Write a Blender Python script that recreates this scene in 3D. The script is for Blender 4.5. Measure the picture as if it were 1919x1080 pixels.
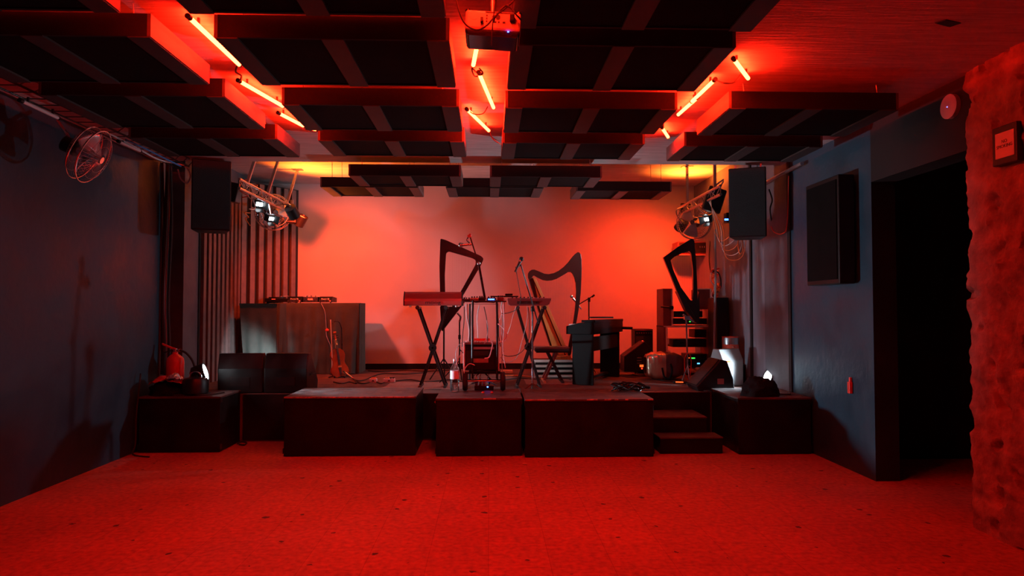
import bpy, bmesh, math, random
from mathutils import Vector, Matrix, noise
random.seed(7)
for o in list(bpy.data.objects): bpy.data.objects.remove(o)
SC = bpy.context.scene
COL = SC.collection
V = Vector; PI = math.pi
# ------------------------------------------------------------------ camera
F = 1280.0; CAMZ = 1.4
YAW = math.atan((959.5-916)/F); PITCH = math.atan(40/F)
cd = bpy.data.cameras.new('camera'); cam = bpy.data.objects.new('camera', cd); COL.objects.link(cam)
cam.location = (0, 0, CAMZ); cam.rotation_euler = (PI/2+PITCH, 0, -YAW)
cd.sensor_width = 36; cd.lens = 36*F/1919; cd.clip_start = .05; cd.clip_end = 100
SC.camera = cam
# ------------------------------------------------------------------ world, view
w = bpy.data.worlds.new('world'); SC.world = w; w.use_nodes = True
w.node_tree.nodes['Background'].inputs[0].default_value = (.05, .01, .012, 1)
w.node_tree.nodes['Background'].inputs[1].default_value = .02
vs = SC.view_settings; vs.view_transform = 'Standard'; vs.look = 'None'; vs.gamma = 1; vs.exposure = 0
vs.use_curve_mapping = False
# ------------------------------------------------------------------ surveying helper: a pixel's sight line met with a plane of the room
CR = Matrix.Rotation(-YAW, 3, 'Z') @ Matrix.Rotation(PI/2+PITCH, 3, 'X')
def ray(px, py): return CR @ V(((px-959.5)/F, (540-py)/F, -1))
def W(px, py, Y):
    d = ray(px, py); return V((0, 0, CAMZ)) + d*(Y/d.y)
def WZ(px, py, z):
    d = ray(px, py); return V((0, 0, CAMZ)) + d*((z-CAMZ)/d.z)
def WX(px, py, X):
    d = ray(px, py); return V((0, 0, CAMZ)) + d*(X/d.x)
# ------------------------------------------------------------------ materials
MATS = {}
def mat(name, col, rough=.6, metal=0, var=.0, vscale=6, bump=0, bscale=30, emit=None, es=0, trans=0, ior=1.45, coat=0, rvar=0, stretch=(1,1,1), spec=.5):
    m = bpy.data.materials.new(name); m.use_nodes = True; nt = m.node_tree; N = nt.nodes; L = nt.links
    b = N['Principled BSDF']
    b.inputs['Base Color'].default_value = (*col, 1); b.inputs['Roughness'].default_value = rough
    b.inputs['Metallic'].default_value = metal; b.inputs['Specular IOR Level'].default_value = spec
    if trans: b.inputs['Transmission Weight'].default_value = trans; b.inputs['IOR'].default_value = ior
    if coat: b.inputs['Coat Weight'].default_value = coat; b.inputs['Coat Roughness'].default_value = .1
    tc = N.new('ShaderNodeTexCoord'); mp = N.new('ShaderNodeMapping'); mp.inputs['Scale'].default_value = stretch
    L.new(tc.outputs['Object'], mp.inputs[0])
    if var or rvar:
        n = N.new('ShaderNodeTexNoise'); n.inputs['Scale'].default_value = vscale; n.inputs['Detail'].default_value = 6
        L.new(mp.outputs[0], n.inputs['Vector'])
        if var:
            r = N.new('ShaderNodeMapRange'); r.inputs[1].default_value = .3; r.inputs[2].default_value = .7
            r.inputs[3].default_value = 1-var; r.inputs[4].default_value = 1+var
            L.new(n.outputs[0], r.inputs[0])
            mx = N.new('ShaderNodeVectorMath'); mx.operation = 'SCALE'; mx.inputs[0].default_value = col
            L.new(r.outputs[0], mx.inputs['Scale']); L.new(mx.outputs[0], b.inputs['Base Color'])
        if rvar:
            r = N.new('ShaderNodeMapRange'); r.inputs[1].default_value = .3; r.inputs[2].default_value = .7
            r.inputs[3].default_value = max(rough-rvar, .02); r.inputs[4].default_value = min(rough+rvar, 1)
            L.new(n.outputs[0], r.inputs[0]); L.new(r.outputs[0], b.inputs['Roughness'])
    if bump:
        n2 = N.new('ShaderNodeTexNoise'); n2.inputs['Scale'].default_value = bscale; n2.inputs['Detail'].default_value = 5
        L.new(mp.outputs[0], n2.inputs['Vector'])
        bp = N.new('ShaderNodeBump'); bp.inputs['Strength'].default_value = bump; bp.inputs['Distance'].default_value = .02
        L.new(n2.outputs[0], bp.inputs['Height']); L.new(bp.outputs[0], b.inputs['Normal'])
    if emit: b.inputs['Emission Color'].default_value = (*emit, 1); b.inputs['Emission Strength'].default_value = es
    MATS[name] = m; return m
mat('ceiling', (.52, .46, .45), .85, var=.2, vscale=5, bump=.35, bscale=9, stretch=(.6, 6, 1))
mat('wall_white', (.66, .60, .60), .75, var=.05, vscale=1.6, bump=.15, bscale=8)
mat('wall_navy', (.018, .062, .095), .45, var=.18, vscale=3, bump=.25, bscale=10, rvar=.12, spec=.3)
mat('wall_grey', (.09, .10, .12), .55, spec=.3, var=.2, vscale=4, bump=.2, bscale=10)
mat('wall_black', (.006, .006, .007), .8)
mat('corridor', (.012, .01, .011), .8, var=.2)
mat('rough_plaster', (.27, .15, .12), .8, var=.45, vscale=7, bump=1.0, bscale=14)
mat('rib_base', (.012, .011, .011), .8)
mat('rib', (.16, .11, .10), .55, var=.15, vscale=12)
mat('panel_cloth', (.005, .005, .005), .9, spec=.1, var=.2, bump=.2, bscale=200)
mat('panel_side', (.10, .075, .07), .5, var=.2, vscale=8, stretch=(1, 1, 4))
mat('batten', (.03, .027, .027), .6, var=.15, vscale=10)
mat('black_paint', (.0055, .005, .005), .5, spec=.25, var=.3, vscale=4, bump=.15, bscale=20, rvar=.15)
mat('box_top', (.06, .042, .04), .6, var=.35, vscale=7, bump=.2, bscale=25, rvar=.2)
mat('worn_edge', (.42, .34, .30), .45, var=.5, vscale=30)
mat('stage_carpet', (.10, .06, .05), .85, var=.35, vscale=5, bump=.4, bscale=90)
mat('rug', (.36, .25, .22), .95, var=.4, vscale=30, bump=.5, bscale=120, stretch=(1, 8, 1))
mat('black_plastic', (.006, .006, .007), .42, spec=.35, var=.15, rvar=.1)
mat('black_metal', (.012, .012, .013), .33, spec=.4, rvar=.1)
mat('black_rubber', (.018, .017, .017), .75, bump=.2, bscale=60)
mat('grille', (.010, .010, .012), .6, bump=.5, bscale=300)
mat('chrome', (.75, .75, .77), .18, metal=1, rvar=.06)
mat('steel', (.45, .45, .47), .35, metal=1, rvar=.1)
mat('white_plastic', (.7, .68, .66), .35)
mat('white_cable', (.7, .7, .72), .45)
mat('grey_cable', (.3, .3, .32), .5)
mat('orange_cable', (.75, .22, .06), .5)
mat('red_paint', (.62, .025, .02), .28, coat=.4)
mat('red_plastic', (.7, .04, .02), .4)
mat('blue_cable', (.05, .25, .6), .5)
mat('case_band', (.78, .72, .64), .45, var=.1)
mat('case_black', (.007, .006, .006), .5, spec=.3)
mat('case_red', (.22, .05, .045), .5, var=.2)
mat('harp_black', (.012, .007, .007), .3, coat=.3, var=.2)
mat('harp_brown', (.035, .010, .008), .35, coat=.3, var=.2, vscale=9)
mat('amber_wood', (.85, .36, .10), .35, coat=.4, var=.18, vscale=5, stretch=(6, 6, 1))
mat('viola_varnish', (.26, .055, .012), .2, coat=.6, var=.35, vscale=6)
mat('viola_dark', (.22, .03, .012), .2, coat=.6)
mat('bow_wood', (.72, .45, .2), .35)
mat('string', (.35, .2, .18), .4)
mat('cloth_black', (.048, .056, .046), .9, var=.15, vscale=8, bump=.3, bscale=150)
mat('cloth_dark', (.006, .006, .007), .9, spec=.15, bump=.5, bscale=25)
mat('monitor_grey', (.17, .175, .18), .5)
mat('mixer_grey', (.25, .25, .27), .45)
mat('panel_board', (.014, .012, .012), .7, spec=.2)
mat('piano_black', (.003, .003, .0035), .4, spec=.2)
mat('curtain_grey', (.17, .165, .20), .8, var=.15, vscale=3, bump=.2, bscale=6, stretch=(1, 4, .4))
mat('red_cloth', (.35, .02, .03), .7, bump=.3, bscale=30)
mat('foil', (.78, .62, .6), .25, metal=.8)
mat('gold_cloth', (.72, .55, .38), .3, metal=.85, bump=.6, bscale=8)
mat('dark_leather', (.07, .03, .035), .3, bump=.4, bscale=10, coat=.3)
mat('moog_red', (.5, .09, .08), .22, coat=.5, metal=.3)
mat('synth_body', (.16, .04, .04), .3, coat=.2)
mat('ink', (.01, .01, .01), .5)
mat('ink_white', (.85, .85, .85), .5)
mat('key_white', (.8, .8, .78), .3)
mat('projector_white', (.75, .72, .7), .4)
mat('projector_dark', (.05, .03, .035), .12, coat=.6)
mat('tube_off', (.7, .66, .66), .3)
mat('sign_frame', (.02, .018, .018), .5)
mat('sign_paper', (.72, .66, .64), .7)
mat('disc_pale', (.42, .34, .33), .7, var=.1)
mat('seat_vinyl', (.035, .03, .032), .3, coat=.2)
mat('bottle_plastic', (.95, .96, 1), .06, trans=1, ior=1.3)
mat('water', (.95, .97, 1), .02, trans=1, ior=1.33)
mat('label_white', (.8, .8, .85), .5)
mat('fan_blade', (.45, .42, .42), .35, metal=.6)
mat('bucket_red', (.6, .1, .06), .3, coat=.4, var=.3, vscale=12)
mat('beige_wood', (.6, .42, .25), .5)
mat('fixture_inner', (.5, .5, .5), .25, metal=.9)
mat('neon', (.9, .3, .2), .4, emit=(1, .0115, .0024), es=240)
mat('lens_white', (1, 1, 1), .4, emit=(.86, .95, 1), es=14)
mat('lens_red', (1, .2, .1), .4, emit=(1, .05, .01), es=40)
mat('led_blue', (.1, .2, 1), .4, emit=(.03, .12, 1), es=12)
mat('led_green', (.1, 1, .2), .4, emit=(.05, 1, .1), es=1.6)
mat('led_red', (1, .1, .05), .4, emit=(1, .03, .01), es=4)
mat('led_orange', (1, .3, .05), .4, emit=(1, .12, .02), es=1.6)
mat('led_cyan', (.1, .5, 1), .4, emit=(.08, .4, 1), es=3)
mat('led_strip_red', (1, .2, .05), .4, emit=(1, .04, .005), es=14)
# floor: speckled tiles with fine joints and trodden-in spots
def floor_mat():
    m = mat('floor_tiles', (.36, .31, .29), .6, bump=.0, spec=.25); nt = m.node_tree; N = nt.nodes; L = nt.links; b = N['Principled BSDF']
    tc = N.new('ShaderNodeTexCoord')
    br = N.new('ShaderNodeTexBrick'); br.offset = 0; br.inputs['Scale'].default_value = 1
    br.inputs['Brick Width'].default_value = .34; br.inputs['Row Height'].default_value = .34; br.inputs['Mortar Size'].default_value = .0028
    br.inputs['Color1'].default_value = (.40, .14, .10, 1); br.inputs['Color2'].default_value = (.36, .125, .09, 1); br.inputs['Mortar'].default_value = (.29, .095, .07, 1)
    L.new(tc.outputs['Object'], br.inputs['Vector'])
    n = N.new('ShaderNodeTexNoise'); n.inputs['Scale'].default_value = 26; n.inputs['Detail'].default_value = 8; L.new(tc.outputs['Object'], n.inputs['Vector'])
    n3 = N.new('ShaderNodeTexNoise'); n3.inputs['Scale'].default_value = 1.3; n3.inputs['Detail'].default_value = 4; L.new(tc.outputs['Object'], n3.inputs['Vector'])
    r = N.new('ShaderNodeMapRange'); r.inputs[1].default_value = .3; r.inputs[2].default_value = .7; r.inputs[3].default_value = .72; r.inputs[4].default_value = 1.25; L.new(n.outputs[0], r.inputs[0])
    r3 = N.new('ShaderNodeMapRange'); r3.inputs[1].default_value = .3; r3.inputs[2].default_value = .7; r3.inputs[3].default_value = .88; r3.inputs[4].default_value = 1.1; L.new(n3.outputs[0], r3.inputs[0])
    vo = N.new('ShaderNodeTexVoronoi'); vo.inputs['Scale'].default_value = 3.4; vo.voronoi_dimensions = '2D'
    wn = N.new('ShaderNodeVectorMath'); wn.operation = 'ADD'
    sc = N.new('ShaderNodeVectorMath'); sc.operation = 'SCALE'; sc.inputs['Scale'].default_value = .05
    L.new(n.outputs[1], sc.inputs[0]); L.new(tc.outputs['Object'], wn.inputs[0]); L.new(sc.outputs[0], wn.inputs[1]); L.new(wn.outputs[0], vo.inputs['Vector'])
    # spots only in some cells, size from the cell's random colour
    sp = N.new('ShaderNodeSeparateColor'); L.new(vo.outputs['Color'], sp.inputs[0])
    th = N.new('ShaderNodeMapRange'); th.inputs[1].default_value = .45; th.inputs[2].default_value = 1; th.inputs[3].default_value = 0; th.inputs[4].default_value = .075; L.new(sp.outputs[0], th.inputs[0])
    lt = N.new('ShaderNodeMath'); lt.operation = 'LESS_THAN'; L.new(vo.outputs['Distance'], lt.inputs[0]); L.new(th.outputs[0], lt.inputs[1])
    m1 = N.new('ShaderNodeMath'); m1.operation = 'MULTIPLY'; L.new(r.outputs[0], m1.inputs[0]); L.new(r3.outputs[0], m1.inputs[1])
    v1 = N.new('ShaderNodeVectorMath'); v1.operation = 'SCALE'; L.new(br.outputs[0], v1.inputs[0]); L.new(m1.outputs[0], v1.inputs['Scale'])
    mx = N.new('ShaderNodeMix'); mx.data_type = 'RGBA'; mx.inputs[7].default_value = (.05, .04, .04, 1)
    L.new(lt.outputs[0], mx.inputs[0]); L.new(v1.outputs[0], mx.inputs[6]); L.new(mx.outputs[2], b.inputs['Base Color'])
floor_mat()
# ------------------------------------------------------------------ mesh builder
class MB:
    def __init__(s, M=None): s.v = []; s.f = []; s.sm = []; s.M = M
    def add(s, vs, fs, smooth=False, M=None):
        n = len(s.v)
        for p in vs:
            p = V(p)
            if M is not None: p = M @ p
            if s.M is not None: p = s.M @ p
            s.v.append(p)
        for f in fs: s.f.append([i+n for i in f]); s.sm.append(smooth)
        return s
    def box(s, c, d, M=None, taper=None):
        x, y, z = d[0]/2, d[1]/2, d[2]/2; c = V(c); t = taper or (1, 1)
        vs = [(-x, -y, -z), (x, -y, -z), (x, y, -z), (-x, y, -z), (-x*t[0], -y*t[1], z), (x*t[0], -y*t[1], z), (x*t[0], y*t[1], z), (-x*t[0], y*t[1], z)]
        vs = [V(q) for q in vs]
        if M is not None: vs = [M @ q for q in vs]
        return s.add([q+c for q in vs], [(0, 3, 2, 1), (4, 5, 6, 7), (0, 1, 5, 4), (1, 2, 6, 5), (2, 3, 7, 6), (3, 0, 4, 7)])
    def bb(s, a, b):
        return s.box([(a[i]+b[i])/2 for i in range(3)], [abs(b[i]-a[i]) for i in range(3)])
    def bar(s, p0, p1, wd, ht):
        p0 = V(p0); p1 = V(p1); d = p1-p0; q = d.to_track_quat('Z', 'X').to_matrix()
        return s.box((p0+p1)/2, (wd, ht, d.length), M=q)
    def cyl(s, p0, p1, r0, r1=None, n=14, caps=True):
        p0 = V(p0); p1 = V(p1); r1 = r0 if r1 is None else r1
        q = (p1-p0).to_track_quat('Z', 'X').to_matrix()
        vs = [p0+q @ V((r0*math.cos(2*PI*i/n), r0*math.sin(2*PI*i/n), 0)) for i in range(n)]
        vs += [p1+q @ V((r1*math.cos(2*PI*i/n), r1*math.sin(2*PI*i/n), 0)) for i in range(n)]
        s.add(vs, [(i, (i+1) % n, n+(i+1) % n, n+i) for i in range(n)], True)
        if caps: s.add(vs, [tuple(range(n-1, -1, -1)), tuple(range(n, 2*n))])
        return s
    def tube(s, pts, r, n=6, sub=5, closed=False):
        pts = [V(p) for p in pts]
        if sub > 1 and len(pts) > 2:
            out = []; m = len(pts); rng = range(m if closed else m-1)
            for i in rng:
                g = (lambda k: pts[k % m]) if closed else (lambda k: pts[min(max(k, 0), m-1)])
                a, b, c, d = g(i-1), g(i), g(i+1), g(i+2)
                for j in range(sub):
                    t = j/sub
                    out.append(.5*((2*b)+(c-a)*t+(2*a-5*b+4*c-d)*t*t+(3*b-a-3*c+d)*t*t*t))
            if not closed: out.append(pts[-1])
            pts = out
        vs = []; m = len(pts); up = None
        for i, p in enumerate(pts):
            d = (pts[(i+1) % m]-pts[i-1]) if closed else (pts[min(i+1, m-1)]-pts[max(i-1, 0)])
            if d.length < 1e-9: d = V((0, 0, 1))
            d.normalize()
            if up is None: up = d.orthogonal().normalized()
            up = (up-d*up.dot(d))
            up = up.normalized() if up.length > 1e-6 else d.orthogonal().normalized()
            w_ = d.cross(up)
            for k in range(n):
                a = 2*PI*k/n; vs.append(p+r*(math.cos(a)*up+math.sin(a)*w_))
        fs = []
        for i in range(m if closed else m-1):
            for k in range(n):
                a = i*n+k; b = i*n+(k+1) % n; c = ((i+1) % m)*n
                fs.append((a, b, c+(k+1) % n, c+k))
        if not closed: fs += [tuple(range(n-1, -1, -1)), tuple(range((m-1)*n, m*n))]
        return s.add(vs, fs, True)
    def lathe(s, prof, n=24, o=(0, 0, 0), M=None, sm=True):
        vs = []; fs = []; o = V(o)
        for r, z in prof:
            for k in range(n):
                p = V((r*math.cos(2*PI*k/n), r*math.sin(2*PI*k/n), z))
                vs.append(o+(M @ p if M is not None else p))
        for i in range(len(prof)-1):
            for k in range(n): fs.append((i*n+k, i*n+(k+1) % n, (i+1)*n+(k+1) % n, (i+1)*n+k))
        if prof[0][0] > 1e-6: fs.append(tuple(range(n-1, -1, -1)))
        if prof[-1][0] > 1e-6: fs.append(tuple(range((len(prof)-1)*n, len(prof)*n)))
        return s.add(vs, fs, sm)
    def ball(s, c, r, n=12, sc=(1, 1, 1)):
        m = n//2; pr = [(max(r*math.sin(PI*i/m), 1e-7), -r*math.cos(PI*i/m)) for i in range(m+1)]
        vs = []; fs = []
        for a, z in pr:
            for k in range(n): vs.append(V(c)+V((a*math.cos(2*PI*k/n)*sc[0], a*math.sin(2*PI*k/n)*sc[1], z*sc[2])))
        for i in range(m):
            for k in range(n): fs.append((i*n+k, i*n+(k+1) % n, (i+1)*n+(k+1) % n, (i+1)*n+k))
        return s.add(vs, fs, True)
    def prism(s, pts, e, smooth=False):
        """closed 3-D outline pushed along the vector e"""
        n = len(pts); e = V(e); pts = [V(p) for p in pts]
        s.add(pts+[p+e for p in pts], [tuple(range(n-1, -1, -1)), tuple(range(n, 2*n))])
        return s.add(pts+[p+e for p in pts], [(i, (i+1) % n, n+(i+1) % n, n+i) for i in range(n)], smooth)
    def ring_prism(s, outer, inner, e):
        """outline with a hole, pushed along e"""
        bm = bmesh.new(); e = V(e); es = []
        for loop in (outer, inner):
            vv = [bm.verts.new(V(p)) for p in loop]
            es += [bm.edges.new((vv[i], vv[(i+1) % len(vv)])) for i in range(len(vv))]
        bmesh.ops.triangle_fill(bm, use_beauty=True, edges=es)
        bm.verts.ensure_lookup_table(); n = len(bm.verts)
        vs = [v.co.copy() for v in bm.verts]; tr = [[v.index for v in f.verts] for f in bm.faces]
        bm.verts.index_update()
        s.add(vs+[p+e for p in vs], tr+[[i+n for i in reversed(t)] for t in tr]); bm.free()
        for loop in (outer, inner):
            L_ = [V(p) for p in loop]; m = len(L_)
            s.add(L_+[p+e for p in L_], [(i, (i+1) % m, m+(i+1) % m, m+i) for i in range(m)])
        return s
    def sheet(s, fn, nu, nv, smooth=True):
        vs = [fn(i/nu, j/nv) for j in range(nv+1) for i in range(nu+1)]
        return s.add(vs, [(j*(nu+1)+i, j*(nu+1)+i+1, (j+1)*(nu+1)+i+1, (j+1)*(nu+1)+i) for j in range(nv) for i in range(nu)], smooth)
    def build(s, name, m, parent=None, bevel=0, world=False, solid=0):
        me = bpy.data.meshes.new(name)
        off = V((0, 0, 0))
        if world and parent is not None:
            m_ = Matrix.Identity(4); p_ = parent
            while p_ is not None:
                m_ = Matrix.Translation(p_.location) @ p_.rotation_euler.to_matrix().to_4x4() @ m_; p_ = p_.parent
            inv = m_.inverted()
            vs = [inv @ p for p in s.v]
        else: vs = s.v
        me.from_pydata([tuple(p) for p in vs], [], s.f)
        bm = bmesh.new(); bm.from_mesh(me)
        for i, f in enumerate(bm.faces): f.smooth = s.sm[i]
        bmesh.ops.remove_doubles(bm, verts=bm.verts, dist=1e-5)
        bmesh.ops.recalc_face_normals(bm, faces=bm.faces)
        for e_ in bm.edges:
            if len(e_.link_faces) == 2 and e_.calc_face_angle(0) > .7: e_.smooth = False
        bm.to_mesh(me); bm.free()
        me.materials.append(MATS[m])
        o = bpy.data.objects.new(name, me); COL.objects.link(o)
        if parent is not None: o.parent = parent
        if bevel:
            b = o.modifiers.new('b', 'BEVEL'); b.width = bevel; b.segments = 2; b.limit_method = 'ANGLE'; b.angle_limit = .6
        if solid:
            b = o.modifiers.new('s', 'SOLIDIFY'); b.thickness = solid
        return o
def thing(name, label, cat, loc=(0, 0, 0), rz=0, group=None):
    o = bpy.data.objects.new(name, None); COL.objects.link(o); o.empty_display_size = .05
    o.location = loc; o.rotation_euler = (0, 0, rz); o['label'] = label; o['category'] = cat
    if group: o['group'] = group
    return o
def tag(o, label, cat, group=None, kind=None):
    o['label'] = label; o['category'] = cat
    if group: o['group'] = group
    if kind: o['kind'] = kind
    return o
def struct(o): o['kind'] = 'structure'; return o
def rebase(o):
    """put a one-mesh thing's origin at its own base"""
    me = o.data; n = len(me.vertices)
    xs = [v.co.x for v in me.vertices]; ys = [v.co.y for v in me.vertices]; zs = [v.co.z for v in me.vertices]
    c = V(((min(xs)+max(xs))/2, (min(ys)+max(ys))/2, min(zs)))
    me.transform(Matrix.Translation(-c)); o.location = c; return o
def solo(mb, name, m, label, cat, group=None, bevel=0):
    return rebase(tag(mb.build(name, m, None, bevel), label, cat, group))
def text(name, body, size, m, parent, loc, rot, depth=.0005, sx=1, world=False, align='CENTER'):
    cu = bpy.data.curves.new('txt', 'FONT'); cu.body = body; cu.size = size; cu.extrude = depth; cu.align_x = align; cu.align_y = 'CENTER'
    cu.resolution_u = 3
    t = bpy.data.objects.new('txt', cu); COL.objects.link(t)
    dg = bpy.context.evaluated_depsgraph_get(); me = bpy.data.meshes.new_from_object(t.evaluated_get(dg))
    bpy.data.objects.remove(t)
    me.transform(Matrix.Diagonal((sx, 1, 1, 1))); me.materials.clear(); me.materials.append(MATS[m])
    o = bpy.data.objects.new(name, me); COL.objects.link(o); o.parent = parent
    o.location = loc; o.rotation_euler = rot; return o
def lamp(name, parent, loc, target, energy, col, angle=60, blend=.5, r=.03, kind='SPOT', size=None):
    ld = bpy.data.lights.new(name, kind); ld.energy = energy; ld.color = col
    if kind == 'SPOT': ld.spot_size = math.radians(angle); ld.spot_blend = blend; ld.shadow_soft_size = r
    elif kind == 'POINT': ld.shadow_soft_size = r
    o = bpy.data.objects.new(name, ld); COL.objects.link(o)
    o.rotation_euler = (V(target)-V(loc)).to_track_quat('-Z', 'Y').to_euler()
    o.location = V(loc)
    if parent is not None:
        o.parent = parent; o.matrix_parent_inverse = (Matrix.Translation(parent.location) @ parent.rotation_euler.to_matrix().to_4x4()).inverted()
    return o
WHITE = (.72, .88, 1)
# =================================================================== SETTING
XL, XR, YB, YS = -3.46, 3.15, 10.35, 7.37         # side walls, rear wall, stage front edge
SZ, CZ1, CZ2 = .5, 2.95, 3.29                     # stage height, low and high ceiling
struct(MB().bb((XL-.2, -2.2, -.1), (6.4, YB+.2, 0)).build('floor', 'floor_tiles'))
struct(MB().bb((XL-.2, -2.2, CZ1), (6.4, 7.2, CZ1+.6)).build('ceiling', 'ceiling'))
struct(MB().bb((XL-.2, 7.2, CZ2), (6.4, YB+.2, CZ2+.26)).build('ceiling', 'ceiling'))
struct(MB().bb((XL-.2, -2.2, 0), (XL, 7.42, CZ2)).build('wall_left', 'wall_navy'))
struct(MB().bb((XL-.2, 7.86, 0), (XL, YB, CZ2)).build('wall_left', 'wall_grey'))
struct(MB().bb((XL-.35, 7.42, 0), (XL-.16, 7.86, CZ2)).build('wall_left', 'wall_black'))   # dark recess
struct(MB().bb((XL, YB, 0), (XR+.2, YB+.2, CZ2)).build('wall_back', 'wall_white'))
struct(MB().bb((XL-.2, -2.2, 0), (6.4, -2.0, CZ2)).build('wall_front', 'corridor'))
struct(MB().bb((XR, 5.5, 0), (XR+.2, 7.06, CZ2)).build('wall_right', 'wall_navy'))
struct(MB().bb((XR, 7.06, 0), (XR+.2, 7.7, CZ2)).build('wall_right', 'wall_grey'))
struct(MB().bb((XR, 7.7, 0), (XR+.2, YB, CZ2)).build('wall_right', 'curtain_grey'))
struct(MB().bb((XR, 4.3, 2.45), (XR+.2, 5.5, CZ1)).build('wall_right', 'wall_black'))       # lintel
struct(MB().bb((XR+.2, 6.3, 0), (6.4, 6.5, CZ1)).bb((6.2, 1, 0), (6.4, 6.3, CZ1)).bb((XR+.3, 1, 0), (6.2, 1.2, CZ1)).build('wall_corridor', 'corridor'))
struct(MB().bb((-2.83, YB-.015, SZ), (XR, YB, SZ+.085)).build('baseboard_back', 'black_paint'))
# broken plaster wall at the right, ragged where it stops at the opening
def rough_wall():
    y0, y1, z0, z1 = -2.0, 4.33, 0.0, CZ1; nu, nv = 400, 190
    def fn(u, v):
        y = y0+(y1-y0)*u; z = z0+(z1-z0)*v
        x = 3.05+(y-3.0)*.05 if y > 3 else 3.05
        n = noise.fractal(V((y*2.3, z*2.3, 1)), 1, 2, 5)
        h = noise.noise(V((y*7, z*7, 9)))
        x += .026*n+(.035*min((h-.30)*8, 1) if h > .30 else 0)+.012*noise.fractal(V((y*11, z*11, 4)), 1, 2, 3)-.02*max(0, noise.noise(V((y*14, z*14, 21)))-.35)*2
        if u > .985: y += .03*noise.fractal(V((z*5, 3, 7)), 1, 2, 5)
        return V((x, y, z))
    mb = MB().sheet(fn, nu, nv)
    mb.sheet(lambda u, v: V((fn(1, v).x+.32*u, fn(1, v).y-.0*u+.01*noise.noise(V((u*9, v*30, 2))), z0+(z1-z0)*v)), 6, nv)
    mb.bb((3.2, -2, 0), (3.4, 4.25, CZ1))
    struct(mb.build('wall_right', 'rough_plaster'))
rough_wall()
# loose plaster lumps along its head
# ribbed panelling on the left wall and across the rear corner
def ribs():
    mb = MB(); rb = MB()
    mb.bb((XL, 8.25, SZ), (XL+.012, 9.5, 3.1))
    n = 9
    for i in range(n):
        y = 8.29+i*1.2/(n-.5); rb.bb((XL+.012, y, SZ), (XL+.05, y+.075, 3.1))
    a = V((XL+.01, 9.5, 0)); b = V((-2.86, YB-.03, 0)); d = (b-a).normalized(); nrm = V((d.y, -d.x, 0)); L = (b-a).length
    def q(t, off): return a+d*t+nrm*off
    mb.prism([q(0, 0)+V((0, 0, SZ)), q(L, 0)+V((0, 0, SZ)), q(L, -.02)+V((0, 0, SZ)), q(0, -.02)+V((0, 0, SZ))], (0, 0, CZ2-SZ-.1))
    m = 7
    for i in range(m):
        t = .03+i*(L-.04)/m
        rb.prism([q(t, 0)+V((0, 0, SZ)), q(t+.075, 0)+V((0, 0, SZ)), q(t+.075, .04)+V((0, 0, SZ)), q(t, .04)+V((0, 0, SZ))], (0, 0, CZ2-SZ-.12))
    struct(mb.build('trim_1', 'rib_base')); struct(rb.build('trim_2', 'rib'))
ribs()
# dark curtain-like boards at right rear
struct(MB().bb((XR-.015, 7.0, SZ), (XR, 7.06, CZ2)).bb((XR-.02, 8.05, SZ), (XR, 8.1, CZ2)).build('trim_3', 'wall_black'))
struct(MB().bb((XL-.16, 7.46, SZ+.02), (XL-.12, 7.50, CZ2)).bb((XL, 7.30, .56), (XL+.012, 7.36, CZ1)).build('trim_4', 'wall_grey'))
# =================================================================== STAGE
solo(MB().bb((XL+.002, YS, 0), (XR-.002, YB-.017, SZ)), 'stage_platform', 'stage_carpet', 'low black stage platform with worn carpet spanning the rear of the room', 'stage')
solo(MB().bb((-.74, YS-.012, .02), (2.4, YS-.001, SZ-.002)).bb((-2.6, YS-.012, .02), (-1.96, YS-.001, SZ-.002)), 'stage_fascia', 'black_paint', 'black board closing the front of the stage platform', 'stage panel')
def stage_box(x0, x1, y0, y1, z, label, slot=None, worn=True):
    t = thing('stage_box', label, 'stage box', ((x0+x1)/2, (y0+y1)/2, 0), 0, 'black boxes along the stage front')
    MB().bb((x0, y0, 0.003), (x1, y1, z-.018)).build('carcass', 'black_paint', t, .004, True)
    MB().bb((x0-.006, y0-.006, z-.018), (x1+.006, y1, z)).build('lid', 'box_top', t, .002, True)
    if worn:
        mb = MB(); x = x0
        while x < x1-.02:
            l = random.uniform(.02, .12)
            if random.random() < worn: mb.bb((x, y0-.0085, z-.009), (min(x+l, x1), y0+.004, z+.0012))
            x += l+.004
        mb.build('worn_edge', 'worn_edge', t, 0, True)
    if slot:
        mb = MB()
        for sx, sy in slot: mb.bb((sx-.075, sy-.01, z-.001), (sx+.075, sy+.01, z+.0015))
        mb.build('hand_slot', 'ink', t, 0, True)
    mb = MB()
    for cx in (x0-.007, x1+.001):
        for cz in (.03, z-.06): mb.bb((cx, y0-.008, cz), (cx+.006, y0+.04, cz+.05))
    mb.build('corner_plate', 'black_metal', t, 0, True)
    return t
stage_box(-3.41, -2.63, 6.82, 7.365, .545, 'black box by the left wall carrying the fire extinguisher', None, 0)
stage_box(-1.945, -.70, 6.6, 7.355, .565, 'large black box left of centre with a worn red-lit front edge', [(-.92, 7.1), (-1.5, 7.2)], .95)
stage_box(-.50, .315, 6.56, 7.355, .55, 'smaller black box in the middle under the trolley and bottle', [(-.3, 6.75), (.1, 6.85)], .25)
stage_box(.345, 1.565, 6.48, 7.355, .547, 'large black box right of centre with a cable coil on it', [(.6, 6.95)], .6)
stage_box(2.41, 3.12, 6.55, 7.355, .545, 'black box by the right wall carrying the bright lamp', None, 0)
t = thing('stage_step', 'lower of the two wooden steps beside the right front box', 'step', (1.98, 6.72, 0), 0, 'steps up to the stage')
MB().bb((1.66, 6.60, .003), (2.27, 6.86, .145)).build('riser', 'black_paint', t, .003, True)
MB().bb((1.655, 6.595, .145), (2.275, 6.86, .16)).build('tread', 'box_top', t, .003, True)
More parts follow.
